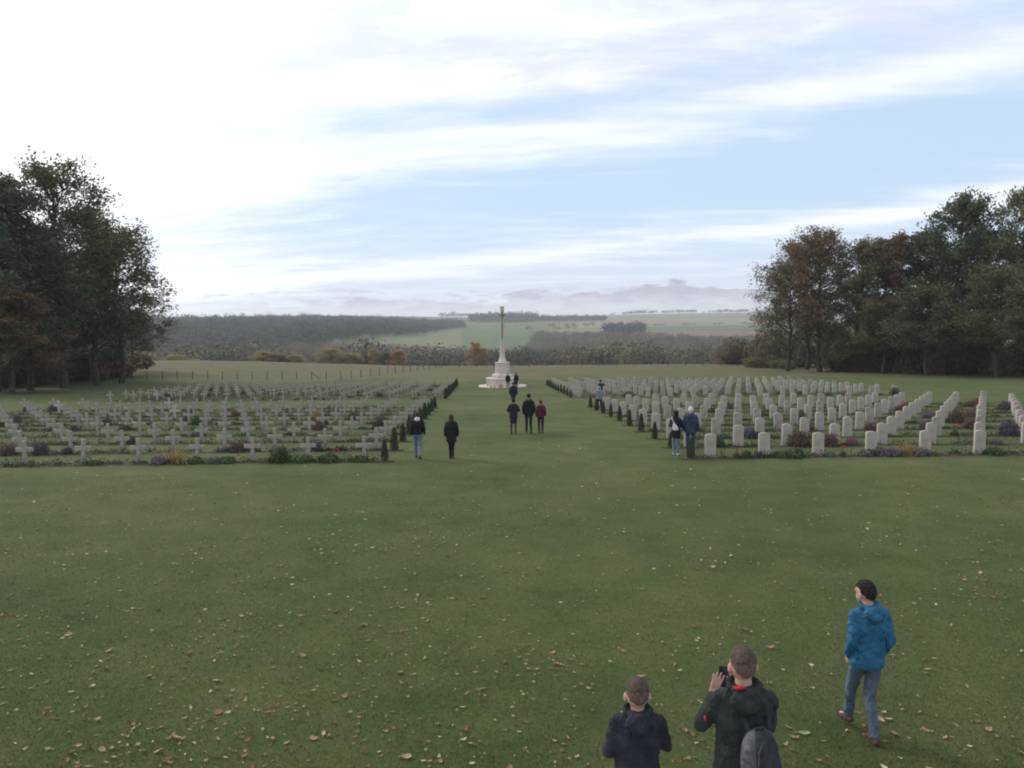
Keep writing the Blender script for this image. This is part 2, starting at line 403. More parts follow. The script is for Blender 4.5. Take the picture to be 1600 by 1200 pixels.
def put(name, me, x, y, rz=0, tilt=0.0, sc_=1.0):
    o = bpy.data.objects.new(name, me); C.objects.link(o); o.location = (x, y, z1(x, y)); o.rotation_euler = (tilt, rnd.gauss(0, .008), rz); o.scale = (sc_,) * 3
    return o
white_crosses = {('near', 8, 12), ('far', 0, 12), ('far', 3, 10), ('near', 9, 9), ('near', 6, 7), ('far', 9, 0)}
for blk, k, y in ROWS:
    for c, X in enumerate(COLS):
        o = put('headstone', hs_mesh2 if rnd.random() < .25 else hs_mesh, X + rnd.gauss(0, .015), y + rnd.gauss(0, .02), rnd.gauss(0, .02), rnd.gauss(0, .012))
        o.scale = (1.03, 1.0, rnd.uniform(1.07, 1.11))
        if c == 0: b = o.modifiers.new('bevel', 'BEVEL'); b.width = .008; b.segments = 1
        tag(o, f'pale headstone, {ORD[c]} from the aisle in the {ORD[k]} row of the {blk} right plot', 'headstone', 'headstones in the right-hand plots')
        wh = (blk, k, c) in white_crosses
        o = put('grave_cross', cr_meshw if wh else cr_mesh, -X + rnd.gauss(0, .02), y + rnd.gauss(0, .02), rnd.gauss(0, .025), rnd.gauss(0, .015), rnd.uniform(.97, 1.03))
        tag(o, f'{"whiter" if wh else "grey"} stone cross, {ORD[c]} from the aisle in the {ORD[k]} row of the {blk} left plot', 'grave cross', 'stone crosses in the left-hand plots')

# soil strips under the rows
for sgn in (-1, 1):
    for blk, k, y in ROWS:
        xs_ = np.linspace(5.1, 34.0, 90); prof = [(-.36, -.03), (-.30, .018), (0, .035), (.22, .018), (.27, -.03)]
        V = []
        for x in xs_:
            for (q, h) in prof:
                yy = y - .06 + q + (.03 * math.sin(x * 3.1 + k) + .02 * math.sin(x * 7.7)) * (1 if abs(q) > .1 else 0)
                V.append((sgn * x, yy, z1(sgn * x, yy) + h))
        n = len(prof); i = np.arange(n - 1)[None, :] + np.arange(len(xs_) - 1)[:, None] * n
        f = np.stack([i, i + 1, i + 1 + n, i + n], -1).reshape(-1, 4)
        if sgn < 0: f = f[:, ::-1]
        o = link_mesh('flower_bed_soil', quad_mesh('flower_bed_soil', V, f, M_soil, smooth=True)); tag(o, kind='structure')

# ------------------------------------------------------------------ leaf clouds
rng = np.random.default_rng(11)
def leaf_quads(cent, size, flat=0.0, aspect=.6, r=rng, up=None):
    """one four-cornered leaf per centre, turned at random"""
    n = len(cent); nrm = r.normal(size=(n, 3)); nrm[:, 2] = nrm[:, 2] * (1 - flat) + flat * 2 * np.sign(nrm[:, 2] + 1e-9)
    if up is not None: nrm = up + .5 * nrm
    nrm /= np.linalg.norm(nrm, axis=1, keepdims=True)
    t = np.cross(nrm, r.normal(size=(n, 3))); t /= np.linalg.norm(t, axis=1, keepdims=True); b = np.cross(nrm, t)
    s = (np.asarray(size) * np.ones(n))[:, None]
    v = np.stack([cent - t * s, cent - b * s * aspect, cent + t * s, cent + b * s * aspect], 1).reshape(-1, 3)
    f = np.arange(4 * n).reshape(n, 4); return v, f
def blades(cent, h, wd, lean=.35, r=rng):
    n = len(cent); a = r.uniform(0, 2 * np.pi, n); d = np.stack([np.cos(a), np.sin(a), 0 * a], 1)
    le = np.stack([r.normal(size=n) * lean, r.normal(size=n) * lean, np.ones(n)], 1) * (np.asarray(h) * np.ones(n))[:, None]
    v = np.stack([cent - d * wd, cent + d * wd, cent + le + d * wd * .12, cent + le - d * wd * .12], 1).reshape(-1, 3)
    return v, np.arange(4 * n).reshape(n, 4)
def join(parts):
    V = []; F = []; T = []; o = 0
    for v, f, t in parts: V.append(v); F.append(f + o); T.append(t); o += len(v)
    return np.concatenate(V), np.concatenate(F), np.concatenate(T)

# low mixed planting that fills the beds
M_bed = leafy('bed_plants', [(0, (.035, .05, .022)), (.45, (.06, .085, .032)), (.6, (.10, .085, .05)), (.7, (.12, .085, .065)), (.8, (.13, .11, .12)), (.9, (.21, .12, .12)), (1, (.30, .28, .24))], .2)
parts = []
for sgn in (-1, 1):
    for blk, k, y in ROWS:
        nC = 135 if blk == 'near' else 90
        for _ in range(nC):
            x = rng.uniform(5.7, 33.6); hh = abs(rng.normal(0, .15)) + .05; m_ = 34 if blk == 'near' else 22
            yy = y - .03 + rng.uniform(-.2, .16)
            c0 = np.array([sgn * x, yy, 0]); rr = rng.uniform(.10, .24)
            pts = c0 + rng.normal(size=(m_, 3)) * [rr, rr * .55, hh * .45]
            pts[:, 2] = zf(pts[:, 0], pts[:, 1]) + np.abs(pts[:, 2]) + .03
            base_t = rng.choice([.15, .35, .45, .6, .7, .78, .9, .97], p=[.15, .2, .15, .19, .17, .06, .05, .03])
            t = np.clip(base_t + rng.normal(0, .07, m_), 0, 1)
            t = np.where(rng.random(m_) < .35, .3, t)
            v, f = leaf_quads(pts, rng.uniform(.025, .05, m_)); parts.append((v, f, np.repeat(t, 4)))
v, f, t = join(parts)
o = link_mesh('bed_planting', quad_mesh('bed_planting', v, f, M_bed, t))
tag(o, 'low mixed leafy and flowering ground planting between the graves', 'ground planting', kind='stuff')

# ------------------------------------------------------------------ cone shaped conifers at the row ends
M_con = leafy('conifer_green', [(0, (.030, .044, .022)), (.6, (.052, .070, .034)), (1, (.085, .105, .05))], .1)
def conifer(h, r0, n, seed):
    r = np.random.default_rng(seed); u = r.random(n) ** .75; a = r.uniform(0, 2 * np.pi, n)
    prof = r0 * np.clip((1 - u) * 1.15, 0, 1) ** .45 * np.minimum(1, .72 + u * 4)
    rr = prof * r.uniform(.6, 1.06, n) * (1 + .12 * np.sin(a * 3 + seed))
    c = np.stack([rr * np.cos(a), rr * np.sin(a), u * h + .02], 1)
    up = np.stack([np.cos(a) * .9, np.sin(a) * .9, np.full(n, .5)], 1)
    v, f = leaf_quads(c, r.uniform(.016, .036, n), r=r, up=up, aspect=.45)
    return quad_mesh('foliage', v, f, M_con, np.repeat(np.clip(r.normal(.45, .25, n), 0, 1), 4))
conms = [conifer(.80, .145, 2600, s) for s in (1, 2, 3)]
stem = MB().tube([(0, 0, -.08), (0, 0, .66)], [.028, .006], 8).mesh('stem', M_bark)
for sgn, side in ((-1, 'left'), (1, 'right')):
    for blk, k, y in ROWS:
        x = sgn * (5.42 if blk == 'near' else 5.35); yy = y - .12
        root = empty('conifer_shrub', (x, yy, z1(x, yy)), rnd.uniform(0, 6)); s = rnd.uniform(.86, 1.06) * (1.1 if sgn < 0 else 1.0)
        if (sgn, blk, k) == (1, 'near', 1): s = .8
        root.scale = (s * rnd.uniform(.9, 1.1), s, s)
        link_mesh('foliage', conms[rnd.randrange(3)], root); link_mesh('stem', stem, root)
        tag(root, f'small dark cone-shaped conifer at the aisle end of the {ORD[k]} row, {blk} {side} plot', 'conifer', 'clipped conifers lining the grass aisle')

# ------------------------------------------------------------------ garden shrubs and flowers among the graves
def dome(name, w_, h, n, mat, tm, ts, seed, leaf=.03, low=0.0):
    r = np.random.default_rng(seed); u = r.normal(size=(n, 3)); u /= np.linalg.norm(u, axis=1, keepdims=True); u[:, 2] = np.abs(u[:, 2])
    k = r.uniform(.55, 1.05, n)[:, None] * (1 + .15 * np.sin(u[:, :1] * 5 + seed) * np.cos(u[:, 1:2] * 4))
    c = u * k * [w_ / 2, w_ / 2, h]; c[:, 2] += .02
    v, f = leaf_quads(c, r.uniform(.6, 1.3, n) * leaf, r=r, up=u)
    return quad_mesh(name, v, f, mat, np.repeat(np.clip(r.normal(tm, ts, n), 0, 1), 4))
M_lav = leafy('lavender', [(0, (.06, .065, .055)), (.5, (.12, .10, .12)), (1, (.24, .19, .25))], .2)
M_lavd = leafy('dark_lavender', [(0, (0.053, 0.057, 0.054)), (.5, (0.087, 0.080, 0.096)), (1, (0.150, 0.128, 0.165))], .2)
M_gsh = leafy('shrub_green', [(0, (0.035, 0.053, 0.027)), (.5, (0.062, 0.090, 0.040)), (1, (0.112, 0.150, 0.062))], .2)
M_grey = leafy('grey_leaf', [(0, (.09, .105, .085)), (.5, (.13, .15, .125)), (1, (.21, .23, .20))], .2)
M_rose = leafy('rose_leaf', [(0, (0.062, 0.044, 0.037)), (.5, (0.106, 0.075, 0.062)), (1, (0.175, 0.112, 0.094))], .2)
M_pink = leafy('pink_sedum', [(0, (.10, .06, .055)), (.5, (.18, .10, .10)), (1, (.28, .16, .16))], .2)
M_yel = leafy('yellow_leaf', [(0, (.14, .13, .05)), (.5, (.30, .23, .09)), (1, (.48, .38, .18))], .3)
M_red = leafy('red_petal', [(0, (.30, .02, .02)), (1, (.60, .05, .045))], .2)
M_whp = leafy('white_petal', [(0, (.6, .6, .55)), (1, (.8, .8, .75))], .2)
def spiky(seed, mat, h=.42, n=170, w_=.22):
    r = np.random.default_rng(seed); c = r.normal(size=(n, 3)) * [w_ * .5, w_ * .35, 0]; c[:, 2] = .01
    v, f = blades(c, r.uniform(.5, 1.1, n) * h, .011, .45, r); return quad_mesh('leaves', v, f, mat, np.repeat(r.random(n), 4))
def flower_mesh(seed, n, spread, h, mat, s=.03):
    r = np.random.default_rng(seed); P = []
    for _ in range(n):
        c = np.array([r.normal() * spread, r.normal() * spread * .7, h * r.uniform(.7, 1.05)])
        pts = c + r.normal(size=(14, 3)) * s * .5; v, f = leaf_quads(pts, r.uniform(.6, 1.1, 14) * s, r=r); P.append((v, f, np.repeat(r.random(14), 4)))
    v, f, t = join(P); return quad_mesh('flowers', v, f, mat, t)
def stems_mesh(seed, n, spread, h):
    r = random.Random(seed); b = MB()
    for _ in range(n):
        x, y = r.gauss(0, spread * .6), r.gauss(0, spread * .4)
        b.tube([(x * .4, y * .4, -.02), (x, y, h)], [.006, .004], 5)
    return b.mesh('stem', M_bark)
KINDS = {
 'lavender': lambda s: [dome('foliage', .62, .26, 900, M_lav, .6, .25, s, .03)],
 'dark lavender': lambda s: [dome('foliage', .62, .42, 1100, M_lavd, .5, .22, s, .032)],
 'green': lambda s: [dome('foliage', .62, .48, 1100, M_gsh, .45, .22, s, .035)],
 'low green': lambda s: [dome('foliage', .60, .20, 800, M_gsh, .7, .22, s, .035)],
 'silver': lambda s: [dome('foliage', .50, .20, 700, M_grey, .5, .25, s, .03)],
 'rose': lambda s: [dome('foliage', .9, .52, 1000, M_rose, .5, .25, s, .04), stems_mesh(s, 9, .3, .4)],
 'pink': lambda s: [dome('foliage', .62, .34, 900, M_pink, .5, .25, s, .03)],
 'yellow': lambda s: [spiky(s, M_yel)],
 'red rose': lambda s: [dome('foliage', .34, .24, 260, M_gsh, .5, .2, s, .03), stems_mesh(s, 5, .1, .42), flower_mesh(s, 3, .09, .45, M_red, .036)],
 'white flower': lambda s: [dome('foliage', .5, .22, 420, M_gsh, .5, .2, s, .03), flower_mesh(s, 6, .2, .36, M_whp, .03)],
}
DESC = {'lavender': 'pale purple lavender clump', 'dark lavender': 'dark purple rounded shrub', 'green': 'dark green leafy shrub', 'low green': 'low green leafy plant', 'silver': 'silvery grey-green plant',
        'rose': 'straggly reddish brown rose bush', 'pink': 'dull pink flowering clump', 'yellow': 'yellowing spiky leaved clump', 'red rose': 'rose with red blooms', 'white flower': 'plant with small white flowers'}
lib = {k: [fn(11 + 7 * i) for i in range(2)] for k, fn in KINDS.items()}
used_lab = {}
def garden(kind, x, y, s=1.0, wf=1.0, label=None):
    if label is None:
        side = 'left' if x < 0 else 'right'; rows = min(ROWS, key=lambda r: abs(r[2] - y)); c = int(min(max(round((abs(x) - COLS[0]) / 1.95), 0), 14))
        off = abs(x) - COLS[c]; rel = 'beyond' if off > .35 else ('short of' if off < -.35 else 'beside')
        what = 'cross' if x < 0 else 'headstone'
        label = f'{DESC[kind]} {rel} {ORD[c]} {what} from aisle, {ORD[rows[1]]} row, {rows[0]} {side} plot'
        if label in used_lab: return
    used_lab[label] = 1
    root = empty('garden_plant', (x, y, z1(x, y) + .01), rnd.uniform(-.4, .4) + rnd.choice((0, math.pi))); root.scale = (s * wf, s, s)
    for me in lib[kind][rnd.randrange(2)]: link_mesh(me.name.split('.')[0], me, root)
    tag(root, label, 'garden plant', 'plants in the flower beds')
def rowfor(px, py):      # picture position of a plant's foot -> bed position
    best = min(ROWS, key=lambda r: abs((4.5 - z1(0, r[2])) / r[2] * FPX + 497 + (800 - px) * .0085 - py))
    return best[2] - .16
def gp(kind, px, py, s=1.0, wf=1.0):
    y = rowfor(px, py); d = y * math.cos(YAW) + (px - 761) / FPX * y * math.sin(YAW)
    garden(kind, PX(px, y), y, s, wf)
for a in [('lavender', 243, 727, 1.1), ('yellow', 268, 727, 1.25, 1.3), ('dark lavender', 55, 708, 1.15), ('green', 433, 729, 1.2), ('dark lavender', 491, 705, .8), ('rose', 366, 712, .8), ('red rose', 518, 727, 1.0),
          ('dark lavender', 20, 660, 1), ('dark lavender', 78, 645, 1.1), ('dark lavender', 160, 668, 1), ('white flower', 190, 676, 1.2), ('green', 200, 690, .7), ('low green', 300, 728, 1), ('low green', 470, 728, 1.2), ('silver', 75, 708, .8),
          ('low green', 510, 728, 1.3), ('silver', 330, 728, 1), ('low green', 350, 728, 1), ('dark lavender', 292, 645, .8), ('green', 303, 665, .9), ('yellow', 485, 655, .9), ('rose', 550, 655, .9), ('green', 590, 668, 1.1), ('dark lavender', 505, 662, .7),
          ('low green', 560, 728, 1.0), ('low green', 140, 730, .8), ('silver', 20, 732, .8), ('rose', 5, 705, .8),
          ('lavender', 1385, 719, 1.1), ('lavender', 1400, 719, 1.0), ('lavender', 1443, 719, 1.15), ('yellow', 1423, 719, 1.15, 1.2), ('silver', 1358, 720, 1.2), ('low green', 1243, 720, 1.3), ('green', 1252, 720, .7), ('low green', 1222, 720, 1), ('rose', 1255, 703, 1.2), ('rose', 1300, 703, .95), ('red rose', 1322, 720, .8), ('red rose', 1155, 720, .8), ('dark lavender', 1172, 690, 1.1), ('green', 1125, 705, .8), ('silver', 1135, 690, 1), ('pink', 1385, 668, 1.2), ('pink', 1365, 668, 1), ('dark lavender', 1582, 685, 1.5), ('dark lavender', 1575, 640, 1.3), ('silver', 1565, 705, 1), ('pink', 1335, 702, .9), ('red rose', 1420, 640, 1.3), ('red rose', 1432, 635, 1.2), ('pink', 1415, 645, 1.3), ('red rose', 1498, 690, 1.1), ('red rose', 1530, 640, 1.3), ('pink', 1520, 655, 1.4), ('pink', 1530, 632, 1.3), ('rose', 1500, 662, 1.2), ('rose', 1525, 668, 1.1), ('dark lavender', 1450, 672, .9), ('lavender', 1455, 655, 1.1), ('green', 1400, 618, 1.4), ('green', 1170, 720, .6), ('dark lavender', 1188, 722, .6), ('pink', 1145, 640, 1.0), ('pink', 1060, 635, 1), ('rose', 1068, 655, 1), ('pink', 1320, 620, .9), ('low green', 1560, 722, 1.2), ('silver', 1300, 720, .8)]:
    gp(*a)
for i in range(110):
    blk, k, y = rnd.choice(ROWS); side = rnd.choice((-1, 1)); x = side * rnd.uniform(6.4, 33.4)
    kd = rnd.choices(['lavender', 'dark lavender', 'green', 'low green', 'silver', 'rose', 'pink', 'yellow', 'red rose', 'white flower'], [3, 3, 7, 12, 3, 7, 7, 2, 3, 2])[0]
    garden(kd, x, y - .16, rnd.uniform(.5, .9) * (1.0 if blk == 'near' else 1.1), rnd.uniform(.9, 1.4))

# ------------------------------------------------------------------ the great cross
mx, my = -.0, 92.4
mz = z1(mx, my) + .02
root = empty('memorial_cross', (mx, my, mz)); tag(root, 'tall white stone cross with a bronze sword on stepped base closing the grass aisle', 'memorial cross')
def octl(b, rings, ph=math.pi / 8):
    v = []; f = []; n = 8
    for (z, rx, ry) in rings:
        for j in range(n):
            a = 2 * math.pi * j / n + ph; v.append((rx * math.cos(a) / math.cos(ph), ry * math.sin(a) / math.cos(ph), z))
    for i in range(len(rings) - 1):
        for j in range(n):
            k = (j + 1) % n; f.append((i * n + j, i * n + k, (i + 1) * n + k, (i + 1) * n + j))
    f.append(tuple(range(n))[::-1]); f.append(tuple((len(rings) - 1) * n + j for j in range(n))); b.add(v, f); return b
b = MB(); octl(b, [(-.5, 2.75, 2.75), (.10, 2.75, 2.75), (.13, 2.72, 2.72)]); bevel(b.obj('foundation_slab', M_mem, root), .02)
b = MB(); octl(b, [(.13, 1.86, 1.86), (.92, 1.86, 1.86)]); octl(b, [(.92, 1.90, 1.90), (1.02, 1.90, 1.90)]); bevel(b.obj('lower_step', M_mem, root), .015)
b = MB(); octl(b, [(1.02, 1.22, 1.22), (1.36, 1.20, 1.20), (1.43, 1.12, 1.12)]); bevel(b.obj('upper_step', M_mem, root), .012)
b = MB(); octl(b, [(1.43, 1.0, 1.0), (1.5, .92, .92), (1.62, .86, .86), (2.7, .82, .82), (2.74, .87, .87), (2.82, .87, .87)]); bevel(b.obj('pedestal', M_mem, root), .012)
b = MB(); octl(b, [(2.82, .50, .48), (2.95, .46, .43), (3.2, .38, .35), (3.5, .32, .28), (5.2, .26, .22), (8.2, .225, .185), (9.12, .215, .175), (9.14, .245, .205), (9.26, .245, .205)]); b.obj('shaft', M_mem, root)
b = MB()
for s in (-1, 1):
    v0 = len(b.v)
    pts = []
    for (x, hz, hy) in ((.1, .105, .11), (.56, .095, .10), (.58, .12, .12), (.68, .12, .12)):
        pts.append((s * x, hz, hy))
    V = []
    for (x, hz, hy) in pts:
        for j in range(8):
            a = 2 * math.pi * j / 8 + math.pi / 8; V.append((x, hy * math.cos(a) / math.cos(math.pi / 8), 8.28 + hz * math.sin(a) / math.cos(math.pi / 8)))
    F = [(i * 8 + j, i * 8 + (j + 1) % 8, (i + 1) * 8 + (j + 1) % 8, (i + 1) * 8 + j) for i in range(3) for j in range(8)] + [tuple(range(8)), tuple(24 + j for j in range(8))]
    b.add(V, F)
b.obj('cross_arm', M_mem, root)
b = MB(); b.add([(-.040, -.27, 8.2), (.040, -.27, 8.2), (.032, -.32, 5.7), (0, -.34, 5.3), (-.032, -.32, 5.7), (0, -.31, 8.2), (0, -.36, 5.6), (-.025, -.18, 8.2), (.025, -.18, 8.2), (.025, -.20, 5.5), (-.025, -.20, 5.5)],
              [(0, 5, 6, 4), (5, 1, 2, 6), (4, 6, 3), (6, 2, 3), (7, 8, 9, 10), (0, 7, 10, 4), (8, 1, 2, 9), (4, 10, 3), (9, 2, 3), (10, 9, 3)])
b.box((0, -.27, 8.28), (.80, .06, .08)); b.tube([(0, -.26, 8.3), (0, -.25, 8.6)], [.04, .035], 10); b.ell((0, -.25, 8.66), (.07, .05, .07), 12, 8); b.obj('bronze_sword', M_bronze, root)

M_pop = noisy('poppy_red', (.22, .02, .02), (.42, .04, .035), 20)
def wreath(x, y, r, rot, lab):
    o = MB(); 
    pts = [(r * math.cos(a), 0, r + r * math.sin(a)) for a in np.linspace(0, 2 * math.pi, 21)]
    o.tube(pts, r * .36, 8, False); ob = o.obj('poppy_wreath', M_pop, None, True); ob.location = (x, y, z1(x, y) + .02); ob.rotation_euler = (-.45, 0, rot)
    d = ob.modifiers.new('petals', 'DISPLACE'); tx = bpy.data.textures.get('petal_noise') or bpy.data.textures.new('petal_noise', 'CLOUDS'); tx.noise_scale = .05; d.texture = tx; d.strength = .05
    tag(ob, lab, 'wreath', 'poppy wreaths at the memorial cross')
wreath(-.25, my - 2.95, .17, 0, 'largest red poppy wreath leaning at the foot of the memorial cross')
wreath(-.95, my - 2.9, .10, .1, 'small red wreath left of the large one at the memorial cross')
wreath(-1.35, my - 2.88, .09, -.1, 'leftmost small red wreath before the memorial cross steps')

# ------------------------------------------------------------------ wire fence
root = empty('wire_fence', (0, 0, 0)); tag(root, 'long post and wire fence crossing the meadow behind the cemetery lawn', 'fence')
fl = []
for (pa, Ya), (pb, Yb) in [((205, 113), (532, 114)), ((532, 114), (690, 158)), ((690, 158), (1180, 158))]:
    A = Vector((PX(pa, Ya), Ya)); B = Vector((PX(pb, Yb), Yb)); n = max(int((B - A).length / (2.05 if Ya < 120 and Yb < 120 else 3.3)), 1)
    fl += [tuple(A.lerp(B, i / n)) for i in range(n)]
fl.append((PX(1180, 158), 158))
post = MB().box((0, 0, .5), (.09, .09, 1.4)).mesh('fence_post', M_wood)
for (x, y) in fl:
    o = link_mesh('fence_post', post, root); o.location = (x, y, z1(x, y) - .05); o.rotation_euler = (rnd.gauss(0, .03), rnd.gauss(0, .03), rnd.uniform(0, 1))
    if len(root.children) > 96: break
b = MB()
x, y = fl[12]; b.tube([(x, y, z1(x, y) + 1.0), (x + 1.3, y, z1(x + 1.3, y))], .045, 6); b.obj('brace', M_wood, root)
for h in (.35, .7, 1.05):
    b = MB(); b.tube([(x, y - .05, z1(x, y) + h) for x, y in fl], .008, 4); b.obj('wire', M_wire, root)

# ------------------------------------------------------------------ broadleaf trees
def make_tree(seed, H, Rad, base=.14, sparse=1.0, leaf=.17, ntip=1.0, lean=0.0):
    r = random.Random(seed); wood = MB(); tips = []
    cx = lambda z: lean * z
    path = []; x = y = 0
    for i in range(9):
        t = i / 8; z = t * H * .93; path.append(Vector((x + cx(z), y, z))); x += r.gauss(0, .012 * H); y += r.gauss(0, .012 * H)
    r0 = .016 * H
    wood.tube([Vector((0, 0, -.6))] + path, [r0 * 1.35] + [r0 * (1.15 if i == 0 else 1) * (1 - .93 * i / 8) + .02 for i in range(9)], 9)
    def at(t):
        u = t * 8; i = min(int(u), 7); return path[i].lerp(path[i + 1], u - i)
    def env(t):           # crown outline
        u = (t - base) / (1 - base); return Rad * (max(0.0, 1 - abs((u - .42) / .62) ** 2.3)) ** .55 if 0 < u < 1.04 else 0
    nl = int(34 * ntip)
    for i in range(nl):
        t = base + (.95 - base) * ((i + r.random()) / nl) ** .9; P = at(t); a = i * 2.4 + r.gauss(0, .4)
        L = env(min(t + .10, .99)) * r.uniform(.72, 1.12) + .5
        upk = r.uniform(.25, .75) + (t ** 2) * .7
        d = Vector((math.cos(a), math.sin(a), upk)).normalized(); q = P.copy(); pts = [q.copy()]; seg = 5
        for k in range(seg):
            d = (d + Vector((r.gauss(0, .13), r.gauss(0, .13), r.gauss(.02, .1)))).normalized(); q = q + d * (L / seg); pts.append(q.copy())
            if k >= 1:
                for _ in range(2 if k < 4 else 3):
                    dd = (d * .6 + Vector((r.gauss(0, .6), r.gauss(0, .6), r.gauss(.12, .45)))).normalized(); l2 = L * r.uniform(.2, .42)
                    m = q + dd * l2 * .55 + Vector((0, 0, .1)); e = q + dd * l2 + Vector((r.gauss(0, .2), r.gauss(0, .2), -.05))
                    wood.tube([q, m, e], [.05, .03, .012], 4, False); tips += [(m, .7), (e, 1.0)]
                    e2 = m + Vector((r.gauss(0, .9), r.gauss(0, .9), r.gauss(.1, .6))); wood.tube([m, e2], [.025, .01], 3, False); tips.append((e2, .9))
        rr = r0 * .42 * (1 - .6 * t); wood.tube(pts, [max(rr * (1 - k / (seg + .3)), .02) for k in range(seg + 1)], 6, False); tips.append((q, 1.0))
    g_ = np.random.default_rng(seed + 5); P = []; 
    for (p, s) in tips:
        if p.z < base * H * .8: continue
        m = int(g_.integers(16, 34) * sparse); rad = g_.uniform(.45, .85) * s
        c = np.array(p) + np.clip(g_.normal(size=(m, 3)), -1.35, 1.35) * [rad, rad, rad * .62]
        v, f = leaf_quads(c, g_.uniform(.7, 1.35, m) * leaf, flat=.25, r=g_)
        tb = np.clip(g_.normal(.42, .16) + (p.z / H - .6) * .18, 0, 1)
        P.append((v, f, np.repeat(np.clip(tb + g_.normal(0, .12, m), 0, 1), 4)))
    v, f, t = join(P)
    return wood.mesh('trunk', M_bark, True), (v, f, t)
CM = {  # autumn leaf colours, grove ones also lightened to stand in for milky haze
 'green': leafy('crown_green', [(0, (0.054, 0.068, 0.032)), (.4, (0.095, 0.111, 0.049)), (.7, (0.142, 0.146, 0.065)), (1, (0.203, 0.176, 0.081))], .3),
 'dark': leafy('crown_dark', [(0, (0.046, 0.058, 0.032)), (.5, (0.080, 0.096, 0.049)), (1, (0.131, 0.138, 0.067))], .2),
 'rust': leafy('crown_rust', [(0, (0.085, 0.078, 0.044)), (.35, (0.143, 0.104, 0.055)), (.7, (0.221, 0.130, 0.065)), (1, (0.286, 0.176, 0.091))], .3),
 'red': leafy('crown_red', [(0, (0.080, 0.065, 0.043)), (.4, (0.131, 0.090, 0.058)), (1, (0.189, 0.119, 0.072))], .25),
 'olive': leafy('crown_olive', [(0, (0.081, 0.084, 0.046)), (.5, (0.142, 0.135, 0.068)), (1, (0.216, 0.189, 0.095))], .3),
 'yellow': leafy('crown_yellow', [(0, (.20, .18, .08)), (.5, (.34, .28, .11)), (1, (.46, .36, .14))], .3),
 'orange': leafy('crown_orange', [(0, (0.272, 0.170, 0.076)), (.5, (0.408, 0.246, 0.102)), (1, (0.493, 0.323, 0.136))], .3),
 'thicket': leafy('crown_thicket', [(0, (0.099, 0.088, 0.061)), (.5, (0.165, 0.138, 0.094)), (1, (0.220, 0.182, 0.121))], .2),
}
TT = {}
for key, args in {'open': (21, 26, 6.6, .16, .55, .17, 1.15), 'wide': (34, 20, 7.0, .16, .65, .18, 1.05), 'full': (48, 24, 6.2, .12, .85, .20, 1.1), 'tall': (63, 26, 5.6, .12, .8, .20, 1.1)}.items():
    wm, (v, f, t) = make_tree(*args); TT[key] = (args[1], args[2], wm, v, f, t, {})
def tree(key, col, px, Y, H, rad, label, grp, name='broadleaf_tree', rz=None, cat='tree'):
    H0, R0, wm, v, f, t, cache = TT[key]
    if col not in cache: cache[col] = quad_mesh('crown', v, f, CM[col], t)
    x = PX(px, Y); root = empty(name, (x, Y, z1(x, Y)), rnd.uniform(0, 6.28) if rz is None else rz); root.scale = (rad / R0, rad / R0, H / H0)
    link_mesh('trunk', wm, root); link_mesh('crown', cache[col], root); tag(root, label, cat, grp); return root
LG, RG = 'trees of the left grove', 'trees of the right grove'
for a in [('open', 'green', 98, 97, 27.0, 7.6, 'tallest tree of the left grove, thin olive crown against the white sky'),
          ('wide', 'olive', 188, 106, 19.5, 7.0, 'rounded open-crowned tree at the right end of the left grove'),
          ('open', 'green', 150, 103, 22.5, 6.4, 'middle-height airy tree filling the slope between the tallest and the rounded tree'),
          ('full', 'dark', -8, 88, 23.5, 6.6, 'dark green tree rising at the left frame edge'),
          ('full', 'red', 45, 91, 19.0, 5.2, 'reddish brown tree before the tallest one of the left grove'),
          ('wide', 'green', 138, 110, 17.0, 6.0, 'lower green tree between the tallest and the rounded tree, left grove'),
          ('full', 'dark', 60, 112, 21.0, 6.5, 'dark tree standing behind the reddish tree in the left grove'),
          ('tall', 'dark', -70, 92, 25.0, 7.0, 'tall dark tree just cut by the left frame edge'),
          ('wide', 'dark', 120, 118, 13.0, 6.0, 'short dark tree deep behind the left grove trunks'),
          ('wide', 'dark', 205, 128, 9.5, 4.6, 'smallest dark tree, beyond the rounded tree of the left grove'),
          ('full', 'rust', 15, 84, 11.5, 4.6, 'low rusty brown tree in the bottom corner of the left grove')]:
    tree(*a[:6], a[6], LG)
for a in [('open', 'rust', 1282, 131, 24.0, 6.4, 'airy rust-topped tree at the left end of the right grove'),
          ('open', 'olive', 1232, 134, 18.5, 5.2, 'thin leaning tree with bare twigs at the outer left of the right grove'),
          ('wide', 'rust', 1262, 139, 22.0, 8.0, 'broad brownish tree filling the space behind the rust-topped and leaning trees'),
          ('full', 'olive', 1338, 128, 21.5, 5.4, 'olive tree next to the rust-topped tree of the right grove'),
          ('full', 'red', 1385, 126, 22.2, 6.0, 'reddish brown tree in the middle of the right grove'),
          ('tall', 'dark', 1432, 124, 23.0, 5.2, 'dark round-topped tree right of the reddish one, right grove'),
          ('full', 'dark', 1486, 118, 27.0, 5.6, 'tallest dark tree of the right grove, left of the pale one'),
          ('open', 'green', 1588, 111, 26.8, 6.0, 'paler open tree touching the right frame edge'),
          ('full', 'green', 1548, 122, 22.0, 5.4, 'green tree in the gap beside the paler edge tree'),
          ('tall', 'dark', 1660, 108, 25.5, 6.5, 'dark tree just cut off by the right frame edge'),
          ('wide', 'dark', 1450, 114, 12.5, 6.2, 'low dark tree hanging over the lawn, middle of right grove'),
          ('wide', 'olive', 1380, 121, 11.5, 5.4, 'low olive tree below the reddish brown one, right grove'),
          ('wide', 'green', 1560, 106, 14.5, 6.0, 'low spreading green tree at the right grove front')]:
    tree(*a[:6], a[6], RG)

